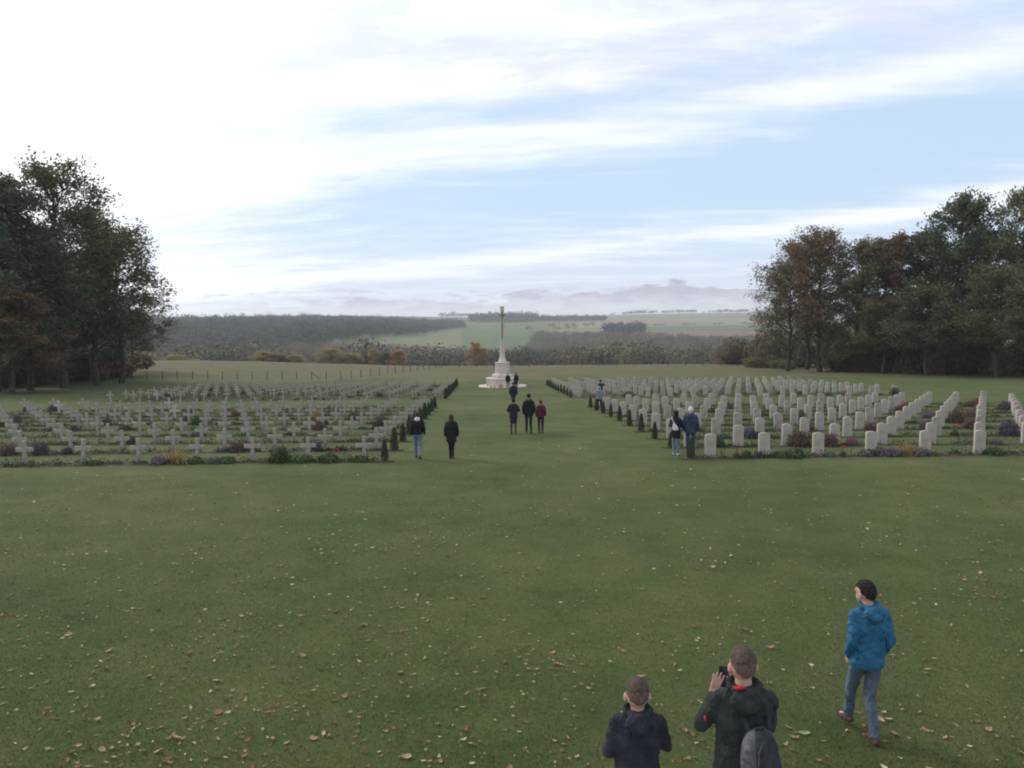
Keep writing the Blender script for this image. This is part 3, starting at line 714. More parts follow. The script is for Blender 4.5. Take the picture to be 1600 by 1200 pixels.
def bush_arr(seed, n, leaf, lumps=7):
    r = np.random.default_rng(seed); L = r.normal(size=(lumps, 3)) * [.42, .42, .18] + [0, 0, .42]; P = []
    k = r.integers(0, lumps, n); u = r.normal(size=(n, 3)); u /= np.linalg.norm(u, axis=1, keepdims=True)
    c = L[k] + u * r.uniform(.5, 1.05, n)[:, None] * [.40, .40, .34]; c[:, 2] = np.abs(c[:, 2])
    v, f = leaf_quads(c, r.uniform(.6, 1.4, n) * leaf, r=r)
    t = np.clip(.45 + .18 * np.sin(k * 1.7) + r.normal(0, .14, n), 0, 1)
    return v, f, np.repeat(t, 4)
BA = [bush_arr(s, 5200, .042) for s in (3, 4, 5)]; bcache = {}
def bstem(seed):
    r = random.Random(seed); b = MB()
    for _ in range(6):
        a = r.uniform(0, 6.3); b.tube([(.05 * math.cos(a), .05 * math.sin(a), -.05), (.3 * math.cos(a), .3 * math.sin(a), .45)], [.022, .008], 5)
    return b.mesh('stem', M_bark)
bst = bstem(3)
def bush(col, px, Y, wd, h, label, grp, name='wild_bush'):
    i = rnd.randrange(3)
    if (col, i) not in bcache: bcache[(col, i)] = quad_mesh('foliage', *BA[i][:2], CM[col], BA[i][2])
    x = PX(px, Y); root = empty(name, (x, Y, z1(x, Y) - .05), rnd.uniform(0, 6)); root.scale = (wd / 1.5, wd / 1.5, h / 1.0)
    link_mesh('foliage', bcache[(col, i)], root); link_mesh('stem', bst, root); tag(root, label, 'bush', grp)
for i in range(10):
    px = -70 + i * 27; Y = 96 + i * 2.4 + rnd.uniform(-1.5, 1.5)
    bush(rnd.choice(['dark', 'dark', 'red', 'dark']), px, Y, rnd.uniform(6, 8), rnd.uniform(4.2, 6.5) * (1 if i < 7 else .8), f'{ORD[i]} undergrowth bush from the left under the left grove trees', 'undergrowth of the left grove')
for i in range(15):
    px = 1320 + i * 25; Y = 131 - i * 1.75 + rnd.uniform(-1, 1)
    bush(rnd.choice(['dark', 'dark', 'olive', 'dark', 'red']), px, Y, rnd.uniform(5.5, 7.5), rnd.uniform(4.5, 7), f'{ORD[i]} undergrowth bush from the left beneath the right grove trees', 'undergrowth of the right grove')
for i, (px, Y, wd, h, c) in enumerate([(1150, 172, 8, 5.5, 'thicket'), (1180, 168, 8, 6.5, 'thicket'), (1205, 162, 8, 7.5, 'thicket'), (1228, 158, 7, 6.5, 'thicket'), (1192, 150, 6, 2.6, 'olive'), (1222, 145, 6, 2.2, 'olive'), (1250, 150, 7, 7, 'thicket'), (1300, 150, 8, 8, 'thicket')]):
    bush(c, px, Y, wd, h, f'{ORD[i]} bush from the left in the brown thicket outside the right grove', 'brown thicket at the meadow edge')

# ------------------------------------------------------------------ woods of the valley and far hills
def crown_template(seed, n, leaf):
    r = np.random.default_rng(seed); L = r.normal(size=(6, 3)) * [.28, .28, .2]; k = r.integers(0, 6, n)
    u = r.normal(size=(n, 3)); u /= np.linalg.norm(u, axis=1, keepdims=True)
    c = L[k] + u * r.uniform(.75, 1.05, n)[:, None] * [.68, .68, .62]
    v, f = leaf_quads(c, r.uniform(.7, 1.3, n) * leaf, r=r, up=u * 1.4)
    return v, np.repeat(r.normal(0, .1, n), 4), f
WM = leafy('far_wood_leaves', [(0, (.050, .056, .038)), (.35, (.080, .084, .054)), (.6, (.125, .112, .072)), (.78, (.17, .14, .08)), (.9, (.22, .16, .06)), (1, (.32, .19, .08))], .15)
WM_b = leafy('far_thicket_leaves', [(0, (.075, .078, .052)), (.4, (.115, .11, .074)), (.7, (.16, .14, .092)), (.9, (.19, .145, .07)), (1, (.28, .19, .09))], .15)
WM_d = leafy('far_conifer_leaves', [(0, (.028, .038, .030)), (.5, (.046, .056, .040)), (1, (.08, .086, .056))], .1)
def wood(name, label, inside, box, step, h, wfac, nleaf, leafs, mat, tm, ts, seed, hv=.18):
    """trees scattered on the terrain inside an area; reads as one mass from here"""
    r = np.random.default_rng(seed); px0, px1, Y0, Y1 = box; P = []; T = [crown_template(seed + i, nleaf, leafs) for i in range(3)]; Y = Y0; n = 0
    while Y < Y1:
        wX = (px1 - px0) / FPX * Y; m = max(int(wX / step), 1)
        for i in range(m):
            px = px0 + (px1 - px0) * (i + r.random()) / m; y = Y + r.uniform(0, step)
            if not inside(px, y): continue
            x = PX(px, y); hh = h * (1 + r.normal(0, hv)); hh = max(hh, h * .4); z = z1(x, y); v, tn, f = T[r.integers(0, 3)]; a = r.uniform(0, 6.28); ca_, sa_ = math.cos(a), math.sin(a)
            rw = hh * wfac * r.uniform(.8, 1.25)
            vv = np.stack([(v[:, 0] * ca_ - v[:, 1] * sa_) * rw + x, (v[:, 0] * sa_ + v[:, 1] * ca_) * rw + y, v[:, 2] * hh * .5 + z + hh * .5], 1)
            P.append((vv, f, np.clip(tn + r.normal(tm, ts) + .14 * math.sin(x / 47. + 2 * math.sin(y / 90.)) * math.cos(y / 63.), 0, 1))); n += 1
        Y += step
    v, f, t = join(P); o = link_mesh(name, quad_mesh(name, v, f, mat, t)); tag(o, label, 'woodland', kind='stuff'); return n
I = np.interp
wood('far_wood', 'dark wood covering the long hill on the left horizon', lambda p, y: y > I(p, [100, 480, 560, 650, 724], [560, 640, 840, 1020, 1500]) and y < I(p, [100, 724], [1120, 1750]), (-60, 724, 560, 1750), 10.5, 14, .46, 110, .11, WM_d, .45, .22, 51)
wood('valley_wood', 'mixed autumn wood filling the valley behind the meadow', lambda p, y: y > 300 + 30 * math.sin(p / 60), (20, 1260, 300, 640), 10, 12.5, .58, 330, .075, WM, .46, .2, 52)
wood('hillside_thicket', 'grey brown thicket climbing the hillside right of the cross', lambda p, y: y < I(p, [815, 840, 985, 1100, 1260], [700, 1150, 1100, 980, 900]), (815, 1260, 640, 1160), 11, 8.5, .6, 110, .11, WM_b, .4, .2, 53)
wood('dark_clump', 'dark oval clump of trees standing on the hillside right of centre', lambda p, y: ((p - 975) / 32) ** 2 + ((y - 1230) / 90) ** 2 < 1, (940, 1010, 1120, 1340), 9, 15, .5, 70, .16, WM_d, .4, .1, 54)
wood('ridge_wood', 'dark wood crowning the ridge behind the memorial cross', lambda p, y: y < I(p, [735, 760, 830, 845], [1960, 2120, 2120, 1980]), (735, 842, 1900, 2130), 13, 23, .45, 60, .18, WM_d, .5, .12, 55, .1)
wood('ridge_wood', 'lower dark wood on the ridge right of the cross', lambda p, y: True, (842, 948, 1980, 2120), 13, 16, .5, 60, .18, WM_d, .5, .12, 56, .15)
wood('hedgerow', 'broken line of small dark trees across the green hillside', lambda p, y: math.sin(p * .35) + math.sin(p * .11) > -.4, (818, 900, 1430, 1452), 11, 8, .55, 50, .18, WM_d, .5, .15, 57)
wood('hedgerow', 'second hedge line above the green field', lambda p, y: math.sin(p * .2) > -.3, (850, 950, 1600, 1625), 12, 8, .6, 50, .18, WM_d, .6, .15, 58)
wood('skyline_trees', 'thin uneven line of trees along the far right skyline', lambda p, y: math.sin(p * .09) + math.sin(p * .31) + (p > 1100) > -.5, (945, 1300, 3120, 3230), 22, 12, .8, 40, .22, WM_d, .6, .15, 59, .35)
wood('skyline_trees', 'faint tree line on the horizon left of the cross', lambda p, y: True, (690, 745, 2900, 3000), 20, 12, .8, 40, .22, WM_d, .6, .15, 60, .3)
wood('hedgerow', 'short dark hedge in the dry field near the right skyline', lambda p, y: math.sin(p * .13) > .1, (1020, 1180, 1555, 1580), 12, 5, .8, 40, .2, WM_b, .3, .1, 61)
wood('hedgerow', 'scrub line at the foot of the ploughed hillside', lambda p, y: True, (985, 1260, 930, 975), 11, 6, .7, 50, .2, WM_b, .3, .15, 62)

# single autumn trees that stand out at the valley edge
VG = 'autumn trees at the valley edge'
def vtree(col, px, Y, H, rad, label): tree('full' if col != 'orange' else 'tall', col, px, Y, H, rad, label, VG)
for a in [('yellow', 273, 262, 6.4, 4.1, 'low yellow tree farthest left along the meadow edge'), ('yellow', 302, 266, 5.5, 4.2, 'small dull yellow tree beside the farthest left one'),
          ('yellow', 415, 268, 8.1, 4.2, 'round yellowish tree left of the pair with pale crowns'), ('olive', 438, 270, 7.2, 4.2, 'olive tree squeezed between two yellowish trees left of centre'), ('yellow', 463, 272, 7.3, 3.9, 'taller yellow tree left of the broad golden one'),
          ('yellow', 520, 275, 9.9, 5.5, 'broad golden tree at the valley edge, largest of the yellow ones'), ('yellow', 552, 276, 8.2, 4.4, 'golden brown tree touching the broad golden one'), ('olive', 570, 282, 8.6, 3.6, 'pale olive tree between golden and slim yellow trees'),
          ('yellow', 587, 276, 9.6, 2.5, 'slim yellow green tree left of the small orange tree'), ('olive', 602, 278, 8.6, 2.9, 'grey green tree just left of the small orange tree'), ('orange', 620, 274, 9.2, 3.3, 'small bright orange tree left of the cross'),
          ('orange', 742, 285, 12.9, 3.4, 'tall orange poplar-like tree just left of the cross'), ('orange', 754, 284, 10.6, 2.7, 'second orange tree touching the tall one by the cross'),
          ('yellow', 998, 420, 16.0, 5.0, 'yellow crowned tree in the valley wood right of centre'), ('orange', 972, 480, 18.0, 5.0, 'dull orange crown in the thicket below the dark clump')]:
    vtree(*a)
# farm building on the far right skyline
x, Y = PX(1187, 2600), 2600.
root = empty('farm_shed', (x, Y, z1(x, Y))); tag(root, 'long white farm shed on the far skyline beside the right grove', 'farm building')
b = MB(); b.box((0, 0, 3), (44, 16, 8)); b.obj('wall', noisy('white_cladding', (.7, .7, .7), (.8, .8, .8), 1), root)
b = MB(); b.add([(-23, -9, 7), (23, -9, 7), (23, 0, 10), (-23, 0, 10), (23, 9, 7), (-23, 9, 7), (-23, 0, 7), (23, 0, 7)], [(0, 1, 2, 3), (3, 2, 4, 5), (0, 3, 5, 6), (1, 7, 4, 2), (0, 6, 5, 4, 7, 1)]); b.obj('roof', noisy('grey_roof', (.2, .2, .2), (.28, .27, .26), 1), root)

# ------------------------------------------------------------------ stone terrace and steps below the viewpoint
b = MB(); b.box((0, -.5, -.1), (16, 11.56, 1.4))
for i, (z, y0, y1) in enumerate([(.45, 5.283, 5.65), (.30, 5.653, 6.02), (.15, 6.023, 6.4)]): b.box((0, (y0 + y1) / 2, z / 2 - .4), (16, y1 - y0, z + .8))
o = b.obj('terrace_steps', noisy('paving', (.3, .28, .25), (.4, .38, .34), 2, .85, .2, 20)); bevel(o, .01)
tag(o, 'low pale stone terrace with three steps under the two boys', 'steps', kind='structure')

# ------------------------------------------------------------------ grass blades and fallen leaves
M_blade = leafy('grass_blade', [(0, (.039, .059, .018)), (.5, (.064, .087, .028)), (.85, (.097, .116, .042)), (1, (.16, .15, .075))], .25)
n = 330000; r = np.random.default_rng(5)
yy = 6.45 + (r.random(n) ** 1.7) * 19.0; xx = CAM.x + (r.random(n) * 2 - 1) * (yy * .70 + .6) + yy * .03
cc = np.stack([xx, yy, zf(xx, yy) - .004], 1)
pat = .47 + .13 * np.sin(xx * 1.3 + np.sin(yy * 1.1) * 1.7) * np.cos(yy * 1.7) + .12 * np.sin(xx * .43 - yy * .37) + .1 * np.sin(xx * 3.1 + 2 * np.sin(yy * 2.3)) * np.sin(yy * 3.7 + xx)
tt = np.clip(pat + r.normal(0, .2, n) - .05, 0, 1)
v, f = blades(cc, r.uniform(.014, .034, n) , .0032 + 0 * 1.0, .6, r)
o = link_mesh('grass', quad_mesh('grass', v, f, M_blade, np.repeat(tt, 4))); tag(o, 'short mown grass of the lawn in the foreground', 'grass', kind='stuff')

LEAFC = {'tan': ((.27, .18, .11), (.40, .28, .18)), 'brown': ((.17, .09, .05), (.27, .15, .09)), 'pale yellow': ((.32, .28, .16), (.44, .39, .24)), 'reddish': ((.20, .085, .05), (.29, .13, .08)), 'buff': ((.30, .20, .13), (.40, .28, .19))}
LM = {k: noisy('leaf_' + k.replace(' ', '_'), a, b_, 30, .7) for k, (a, b_) in LEAFC.items()}
def lobed(seed, L, W, curl, lobes=4):
    r = random.Random(seed); top = []; bot = []; n = lobes * 2 + 1
    for i in range(n + 1):
        u = i / n; wv = W * math.sin(math.pi * min(u * 1.02, 1)) ** .7 * (1.0 if i % 2 else .52) * r.uniform(.85, 1.15)
        z = curl * ((u - .5) ** 2) * 4 * L * .3
        top.append((u * L - L / 2, wv, z + wv * curl * .7)); bot.append((u * L - L / 2, -wv, z + wv * curl * .5))
    mid = [(u * L / n - L / 2, 0, curl * ((u / n - .5) ** 2) * 4 * L * .3) for u in range(n + 1)]
    v = top + mid + bot; m = n + 1; f = []
    for i in range(n): f += [(i, i + 1, m + i + 1, m + i), (m + i, m + i + 1, 2 * m + i + 1, 2 * m + i)]
    v += [(-L / 2 - L * .25, .003, .002), (-L / 2 - L * .25, -.003, .002), (-L / 2, -.004, curl * L * .3), (-L / 2, .004, curl * L * .3)]; k = len(v) - 4; f.append((k, k + 1, k + 2, k + 3))
    return v, f
shapes = []
for i in range(8):
    L = [.10, .12, .09, .13, .11, .08, .07, .10][i]; v, f = lobed(i, L, L * [.30, .34, .24, .3, .42, .26, .3, .2][i], [.5, .8, .3, 1.0, .6, .4, .9, .7][i], 4 if i < 5 else 1)
    shapes.append((v, f))
lmesh = {}
def leaf_obj(kind, si, x, y, s, rz, tx, ty, label):
    if (kind, si) not in lmesh: b = MB(); b.add(*shapes[si]); lmesh[(kind, si)] = b.mesh('fallen_leaf', LM[kind])
    o = link_mesh('fallen_leaf', lmesh[(kind, si)]); o.location = (x, y, z1(x, y) + .016); o.rotation_euler = (tx, ty, rz); o.scale = (s, s, s)
    tag(o, label, 'fallen leaf', 'fallen leaves scattered on the lawn')
def leaf_pos(rn, y0, y1, pw):
    y = y0 + (y1 - y0) * rn.random() ** pw; x = CAM.x + rn.uniform(-1, 1) * (y * .68 + .5) + y * .03
    return x, y
rl = random.Random(99); kinds_ = list(LEAFC); wts = [4, 5, 1.6, 2, 3]
centres = [leaf_pos(rl, 7.2, 20, 1.2) for _ in range(60)]
for i in range(270):
    if rl.random() < .5:
        x, y = leaf_pos(rl, 7.0, 12.5, 1.15)
        if rl.random() < .35: x = CAM.x - abs(x - CAM.x)
    else: cx_, cy_ = rl.choice([c for c in centres if c[1] < 14]); x, y = cx_ + rl.gauss(0, .5), cy_ + rl.gauss(0, .35)
    kd = rl.choices(kinds_, wts)[0]; si = rl.randrange(8)
    side = 'left' if x < -2.2 else ('right' if x > 1.4 else 'middle')
    leaf_obj(kd, si, x, max(y, 6.6), rl.uniform(.55, 1.1), rl.uniform(0, 6.28), rl.gauss(0, .35), rl.gauss(0, .25), f'{kd} {"lobed" if si < 5 else "narrow"} fallen leaf on the {side} foreground lawn')
gm = noisy('green_leaf', (.15, .23, .10), (.25, .34, .16), 20, .6); b = MB(); b.add(*lobed(40, .15, .038, .3, 5)); o = b.obj('fallen_leaf', gm); o.location = (PX(1272, 8.2), 8.2, z1(2, 8.2) + .02); o.rotation_euler = (.1, .1, .1)
tag(o, 'fresh green lobed oak leaf on the grass left of the man in blue', 'fallen leaf')
P = []; cols = []
litter_mats = leafy('leaf_litter', [(0, (.15, .08, .045)), (.3, (.23, .145, .085)), (.55, (.32, .22, .14)), (.8, (.42, .33, .21)), (1, (.58, .54, .38))], .15)
sv = [np.array(v) for v, f in shapes]; sf = []
for v, f in shapes: sf.append(np.array([q for q in f]))
for i in range(4300):
    if rl.random() < .72: x, y = leaf_pos(rl, 7.0, 34, 1.5)
    else: cx_, cy_ = rl.choice(centres); x, y = cx_ + rl.gauss(0, .6), cy_ + rl.gauss(0, .5)
    if rl.random() < .25 and x > 0: x = -abs(x) - 1.8
    y = max(y, 6.6)
    k = rl.randrange(8); v = sv[k] * rl.uniform(.35, .8) * (1.0 if y > 14 else .8)
    if x > 1.5 and y < 12 and rl.random() < .35: continue
    e = Matrix.Rotation(rl.uniform(0, 6.28), 3, 'Z') @ Matrix.Rotation(rl.gauss(0, .4), 3, 'X'); v = v @ np.array(e).T + [x, y, z1(x, y) + .015]
    P.append((v, sf[k], np.full(len(v), min(max(rl.gauss(.48, .3), 0), 1))))
v, f, t = join(P); o = link_mesh('leaf_litter', quad_mesh('leaf_litter', v, f, litter_mats, t)); tag(o, 'small fallen leaves and petals scattered thinly over the lawn', 'leaf litter', kind='stuff')

# ------------------------------------------------------------------ people
def cloth(name, c, v=.25, rough=.9, bump=.25):
    lo = tuple(k * (1 - v) for k in c); hi = tuple(k * (1 + v) for k in c); m = noisy(name, lo, hi, 9, rough, bump, 90, dist=.006); t = m.node_tree; b = t.nodes['Principled BSDF']
    tcn = t.nodes.new('ShaderNodeTexCoord'); mp = t.nodes.new('ShaderNodeMapping'); mp.inputs['Scale'].default_value = (1.0, 1.0, .55); mp.inputs['Rotation'].default_value = (.2, .5, .3)
    n = t.nodes.new('ShaderNodeTexNoise'); n.inputs['Scale'].default_value = 6.5; n.inputs['Detail'].default_value = 3; n.inputs['Distortion'].default_value = 1.2
    t.links.new(tcn.outputs['Object'], mp.inputs[0]); t.links.new(mp.outputs[0], n.inputs[0])
    a_ = t.nodes.new('ShaderNodeMath'); a_.operation = 'SUBTRACT'; t.links.new(n.outputs[0], a_.inputs[0]); a_.inputs[1].default_value = .5
    ab = t.nodes.new('ShaderNodeMath'); ab.operation = 'ABSOLUTE'; t.links.new(a_.outputs[0], ab.inputs[0])
    bp = t.nodes.new('ShaderNodeBump'); bp.invert = True; bp.inputs['Strength'].default_value = .9; bp.inputs['Distance'].default_value = .10
    t.links.new(ab.outputs[0], bp.inputs['Height']); old = b.inputs['Normal'].links
    if old: t.links.new(old[0].from_socket, bp.inputs['Normal'])
    t.links.new(bp.outputs[0], b.inputs['Normal']); return m
M_skin = noisy('skin', (.42, .25, .18), (.52, .32, .24), 6, .6)
M_eye = noisy('eye_dark', (.02, .02, .02), (.04, .03, .03), 5, .3)
_tx = bpy.data.textures.new('folds', 'CLOUDS'); _tx.noise_scale = .085; _tx.noise_depth = 2
_tx2 = bpy.data.textures.new('hair_noise', 'CLOUDS'); _tx2.noise_scale = .022
def fuse(o, vox, fold=0.0, sm=3, tex=None):
    m = o.modifiers.new('fuse', 'REMESH'); m.mode = 'VOXEL'; m.voxel_size = vox; m.use_smooth_shade = True
    s = o.modifiers.new('smooth', 'SMOOTH'); s.iterations = sm; s.factor = .5
    if fold:
        d = o.modifiers.new('folds', 'DISPLACE'); d.texture = tex or _tx; d.strength = fold; d.mid_level = .5
    return o
def person(label, x, y, face, H, top, legs, hairm, pose=None, vox=.014, coat=.80, hair='short', hood=None, collar=True, wide=1.0, lower='trousers', legs2=None, shoem=None, ground=None, skin=M_skin, hs=1.06, headturn=0.0, headtilt=0.0, fingers=False):
    s = H / 1.75; z0 = z1(x, y) if ground is None else ground
    root = empty('person', (x, y, z0), face); tag(root, label, 'person', 'visitors walking in the cemetery'); root.scale = (s, s, s)
    J = dict(hipL=(-.09, 0, .91), hipR=(.09, 0, .91), kneeL=(-.10, .02, .49), kneeR=(.10, .02, .49), ankL=(-.10, -.02, .09), ankR=(.10, -.02, .09),
             shL=(-.165 * wide, -.01, 1.385), shR=(.165 * wide, -.01, 1.385), elL=(-.235 * wide, -.04, 1.13), elR=(.235 * wide, -.04, 1.13), wrL=(-.235 * wide, .05, .88), wrR=(.235 * wide, .05, .88),
             haL=None, haR=None, head=(0, .02, 1.625), lean=0.0)
    if pose: J.update(pose)
    V = lambda k: Vector(J[k])
    hd = V('head'); b = MB(); RH = Matrix.Rotation(headturn, 3, 'Z') @ Matrix.Rotation(-headtilt, 3, 'X')
    hp = lambda p: hd + RH @ (Vector(p) * hs); hz = lambda r_: tuple(k_ * hs for k_ in r_)
    # --- body, one surface
    b.ell(hp((0, -.008, .02)), hz((.080, .097, .104)), 20, 14, RH); b.ell(hp((0, .022, -.045)), hz((.058, .068, .068)), 16, 12, RH); b.ell(hp((0, .052, -.078)), hz((.032, .03, .028)), 12, 8, RH)
    b.cap(hp((0, .092, .012)), hp((0, .112, -.018)), .009, .014, 8)
    for q in (-1, 1):
        b.ell(hp((q * .085, -.012, -.008)), hz((.011, .022, .032)), 10, 8, RH); b.cap(hp((q * .015, .082, .03)), hp((q * .045, .076, .03)), .009, .008, 8)
    b.cap(hp((-.018, .083, -.052)), hp((.018, .083, -.052)), .008, .008, 8)
    b.cap((0, -.015, 1.42), hp((0, -.02, -.04)), .062, .055, 14)
    b.loft([(0, 0, .86, .15, .10), (0, 0, .95, .165, .115), (0, 0, 1.08, .14, .10), (0, 0, 1.25, .16, .11), (0, 0, 1.38, .16, .10), (0, -.01, 1.45, .09, .07)], 20)
    for S, q in (('L', -1), ('R', 1)):
        b.cap(V('hip' + S), V('knee' + S), .078, .055); b.cap(V('knee' + S), V('ank' + S), .052, .036)
        a = V('ank' + S); b.cap(a + Vector((0, -.03, -.05)), a + Vector((q * .01, .12, -.06)), .035, .03)
        b.cap(V('sh' + S), V('el' + S), .05, .038); b.cap(V('el' + S), V('wr' + S), .036, .026)
        wv = V('wr' + S); fd = J['ha' + S]
        fd = (V('wr' + S) - V('el' + S)).normalized() if fd is None else Vector(fd).normalized()
        sd_ = Vector((0, 1, 0)) if abs(fd.y) < .8 else Vector((-q, 0, 0)); 
        if J.get('thumb' + S) is not None: sd_ = Vector(J['thumb' + S])
        sd_ = (sd_ - fd * sd_.dot(fd)).normalized(); nr = fd.cross(sd_)
        if nr.x * q > 0: nr = -nr                     # palm side looks inward
        curl = J.get('curl' + S, .35); pc = wv + fd * .05
        b.cap(wv, wv + fd * .02, .026, .026, 10)
        for t_ in (-.026, -.009, .009, .026): b.cap(wv + fd * .015 + sd_ * t_ * .8, wv + fd * .085 + sd_ * t_, .014, .012, 8)
        sp_ = J.get('spread', 1.0)
        for t_, L in ((.029, .072), (.010, .082), (-.009, .076), (-.027, .058)):
            p = wv + fd * .088 + sd_ * t_; d = (fd + sd_ * t_ * 14 * (sp_ - 1)).normalized(); rr = .0092
            for kk in range(3):
                d = (d + nr * curl * (.6 + .3 * kk)).normalized(); e = p + d * L * (.46, .31, .23)[kk]; b.cap(p, e, rr, rr * .92, 7); p = e; rr *= .92
        p = wv + fd * .03 + sd_ * .028
        for kk in range(3):
            d = (sd_ * (.9 * sp_ - .3 * kk) + fd * (.5 + .2 * kk) + nr * (.25 + .1 * kk)).normalized(); e = p + d * (.035, .03, .024)[kk]; b.cap(p, e, .0125 - .001 * kk, .0115 - .001 * kk, 7); p = e
    o = b.obj('body', skin, root, True); fuse(o, min(vox, .006) if fingers else vox * .8, 0, 2)
    for q in (-1, 1): MB().ell(hp((q * .030, .0765, .012)), (.013, .009, .008), 10, 6, RH).obj('eye', M_eye, root, True)
    # --- hair
    hb = MB()
    if hair in ('short', 'buzz'):
        def cap_(name, mat, th, solid, lim, st, tex=_tx2):
            seg, rg = 40, 30; vv = []; ff = []; keep = {}; q_ = MB()
            for i in range(rg + 1):
                t = math.pi * i / rg
                for j in range(seg):
                    a = 2 * math.pi * j / seg; dn = Vector((math.sin(t) * math.cos(a), math.sin(t) * math.sin(a), math.cos(t)))
                    wob = .05 * math.sin(a * 5) + .03 * math.sin(a * 11 + 1)
                    p = Vector((dn.x * (.080 + th), dn.y * (.097 + th) - .008, dn.z * (.104 + th * 1.2) + .02)); vv.append(hp(p)); keep[i * seg + j] = dn.z > lim(dn) + wob
            for i in range(rg):
                for j in range(seg):
                    q = (i * seg + j, (i + 1) * seg + j, (i + 1) * seg + (j + 1) % seg, i * seg + (j + 1) % seg)
                    if all(keep[z] for z in q): ff.append(q)
            q_.add(vv, ff); o = q_.obj(name, mat, root, True); sl = o.modifiers.new('thick', 'SOLIDIFY'); sl.thickness = solid; sl.offset = -1
            sb = o.modifiers.new('fine', 'SUBSURF'); sb.levels = sb.render_levels = 1
            d = o.modifiers.new('tuft', 'DISPLACE'); d.texture = tex; d.strength = st; d.mid_level = .5
        front = lambda dn: -.74 + 1.24 * ((dn.y + 1) / 2) ** .75 + (.12 if abs(dn.x) > .8 else 0)
        if hair == 'short': cap_('hair', hairm, .014, .016, lambda dn: front(dn) - .10, .022)
        else:
            cap_('hair', hairm, .0035, .006, front, .003)
            cap_('hair', h_top, .0065, .008, lambda dn: .22 + .3 * max(dn.y, 0) + .12 * math.sin(dn.x * 9) * dn.y, .009)
    elif hair == 'long':
        hb.ell(hp((0, -.018, .025)), hz((.094, .104, .112)), 18, 12, RH); hb.loft([(hd.x, hd.y - .07, 1.26, .05, .03), (hd.x, hd.y - .085, 1.33, .10, .045), (hd.x, hd.y - .07, 1.45, .115, .055), (hd.x, hd.y - .045, 1.56, .10, .075), (hd.x, hd.y - .03, 1.64, .09, .085)], 18)
        fuse(hb.obj('hair', hairm, root, True), .010, .02, 2)
    elif hair == 'bun':
        hb.ell(hp((0, -.018, .025)), hz((.092, .102, .112)), 18, 12, RH); hb.ell(hp((0, -.10, .07)), (.045, .04, .045), 12, 8); fuse(hb.obj('hair', hairm, root, True), .010, .015, 2)
    # --- lower garment
    lb = MB(); W = wide
    if lower == 'skirt':
        lb.loft([(0, 0, .52, .16 * W, .14), (0, 0, .6, .165 * W, .14), (0, 0, .9, .155 * W, .12), (0, 0, 1.02, .14 * W, .11)], 20)
        fuse(lb.obj('skirt', legs, root, True), vox, .02)
        for S in 'LR': fuse(MB().cap(V('knee' + S), V('ank' + S), .058, .048).cap(V('ank' + S), V('ank' + S) + Vector((0, 0, -.02)), .048, .05).obj('boot_shaft', legs2 or legs, root, True), vox * .8)
    else:
        lb.loft([(0, 0, .80, .12 * W, .09), (0, 0, .86, .165 * W, .115), (0, 0, .95, .17 * W, .122), (0, 0, 1.02, .155 * W, .11)], 20)
        for S in 'LR': lb.cap(V('hip' + S), V('knee' + S), .088, .066); lb.cap(V('knee' + S), V('ank' + S), .062, .05)
        fuse(lb.obj('trousers', legs, root, True), vox * .9, .018)
    # --- shoes
    for S, q in (('L', -1), ('R', 1)):
        a = V('ank' + S); sb_ = MB(); tilt = J.get('toe' + S, 0.0); f_ = Vector((q * .12, math.cos(tilt), math.sin(tilt))).normalized()
        u_ = Vector((0, -math.sin(tilt), math.cos(tilt)))
        sb_.cap(a - u_ * .045 - f_ * .035, a - u_ * .05 + f_ * .05, .04, .042); sb_.cap(a - u_ * .052 + f_ * .05, a - u_ * .057 + f_ * .155, .042, .033); sb_.cap(a, a - u_ * .03, .045, .042)
        fuse(sb_.obj('shoe', shoem or M_shoe, root, True), vox * .7, 0, 2)
    # --- jacket or coat
    jb = MB(); c = coat
    ring = [(0, 0, c, .185 * W, .135), (0, 0, (c + .98) / 2, .19 * W, .138), (0, -.002, 1.0, .178 * W, .13), (0, -.005, 1.12, .172 * W, .125), (0, -.012, 1.25, .188 * W, .135), (0, -.018, 1.35, .185 * W, .130), (0, -.018, 1.42, .155 * W, .108), (0, -.012, 1.475, .10, .085), (0, -.005, 1.515, .074, .076)]
    jb.loft(ring, 26, 2.3)
    for S, q in (('L', -1), ('R', 1)):
        jb.cap((q * .05, -.012, 1.455), V('sh' + S) + Vector((-q * .012, 0, .0)), .058, .066); jb.cap(V('sh' + S), V('el' + S), .065, .056); e = V('el' + S); w2 = e.lerp(V('wr' + S), .93); jb.cap(e, w2, .056, .043)
    if hood is True:
        jb.ell((0, -.115, 1.44), (.125, .052, .072), 18, 10); jb.ell((0, -.155, 1.40), (.07, .03, .05), 14, 8)
        jb.tube([(.105 * math.sin(a_) , -.012 - .085 * math.cos(a_), 1.505 - .02 * math.cos(a_)) for a_ in [k_ * 2 * math.pi / 16 for k_ in range(17)]], .024, 8, False)
    fuse(jb.obj('jacket' if c > .7 else 'coat', top, root, True), vox, .034, 3)
    if hood not in (None, True):
        q = MB(); q.ell((0, -.10, 1.46), (.11, .055, .075), 18, 10); q.ell((0, -.06, 1.515), (.095, .06, .035), 18, 8); fuse(q.obj('hood', hood, root, True), vox, .015)
    return root
h_top = noisy('dark_cropped_top', (.05, .034, .027), (.095, .066, .052), 40, .9, .6, 160, dist=.004)
M_shoe = cloth('dark_shoe', (.04, .035, .03)); M_shoew = cloth('white_shoe', (.55, .55, .53)); M_shoeb = cloth('brown_shoe', (.075, .045, .04))
c_navy = cloth('navy_cloth', (.022, .026, .034)); c_black = cloth('black_cloth', (.016, .017, .018)); c_charc = cloth('charcoal_cloth', (.022, .028, .027)); c_blue = cloth('blue_shell', (.018, .105, .19), .18, .7)
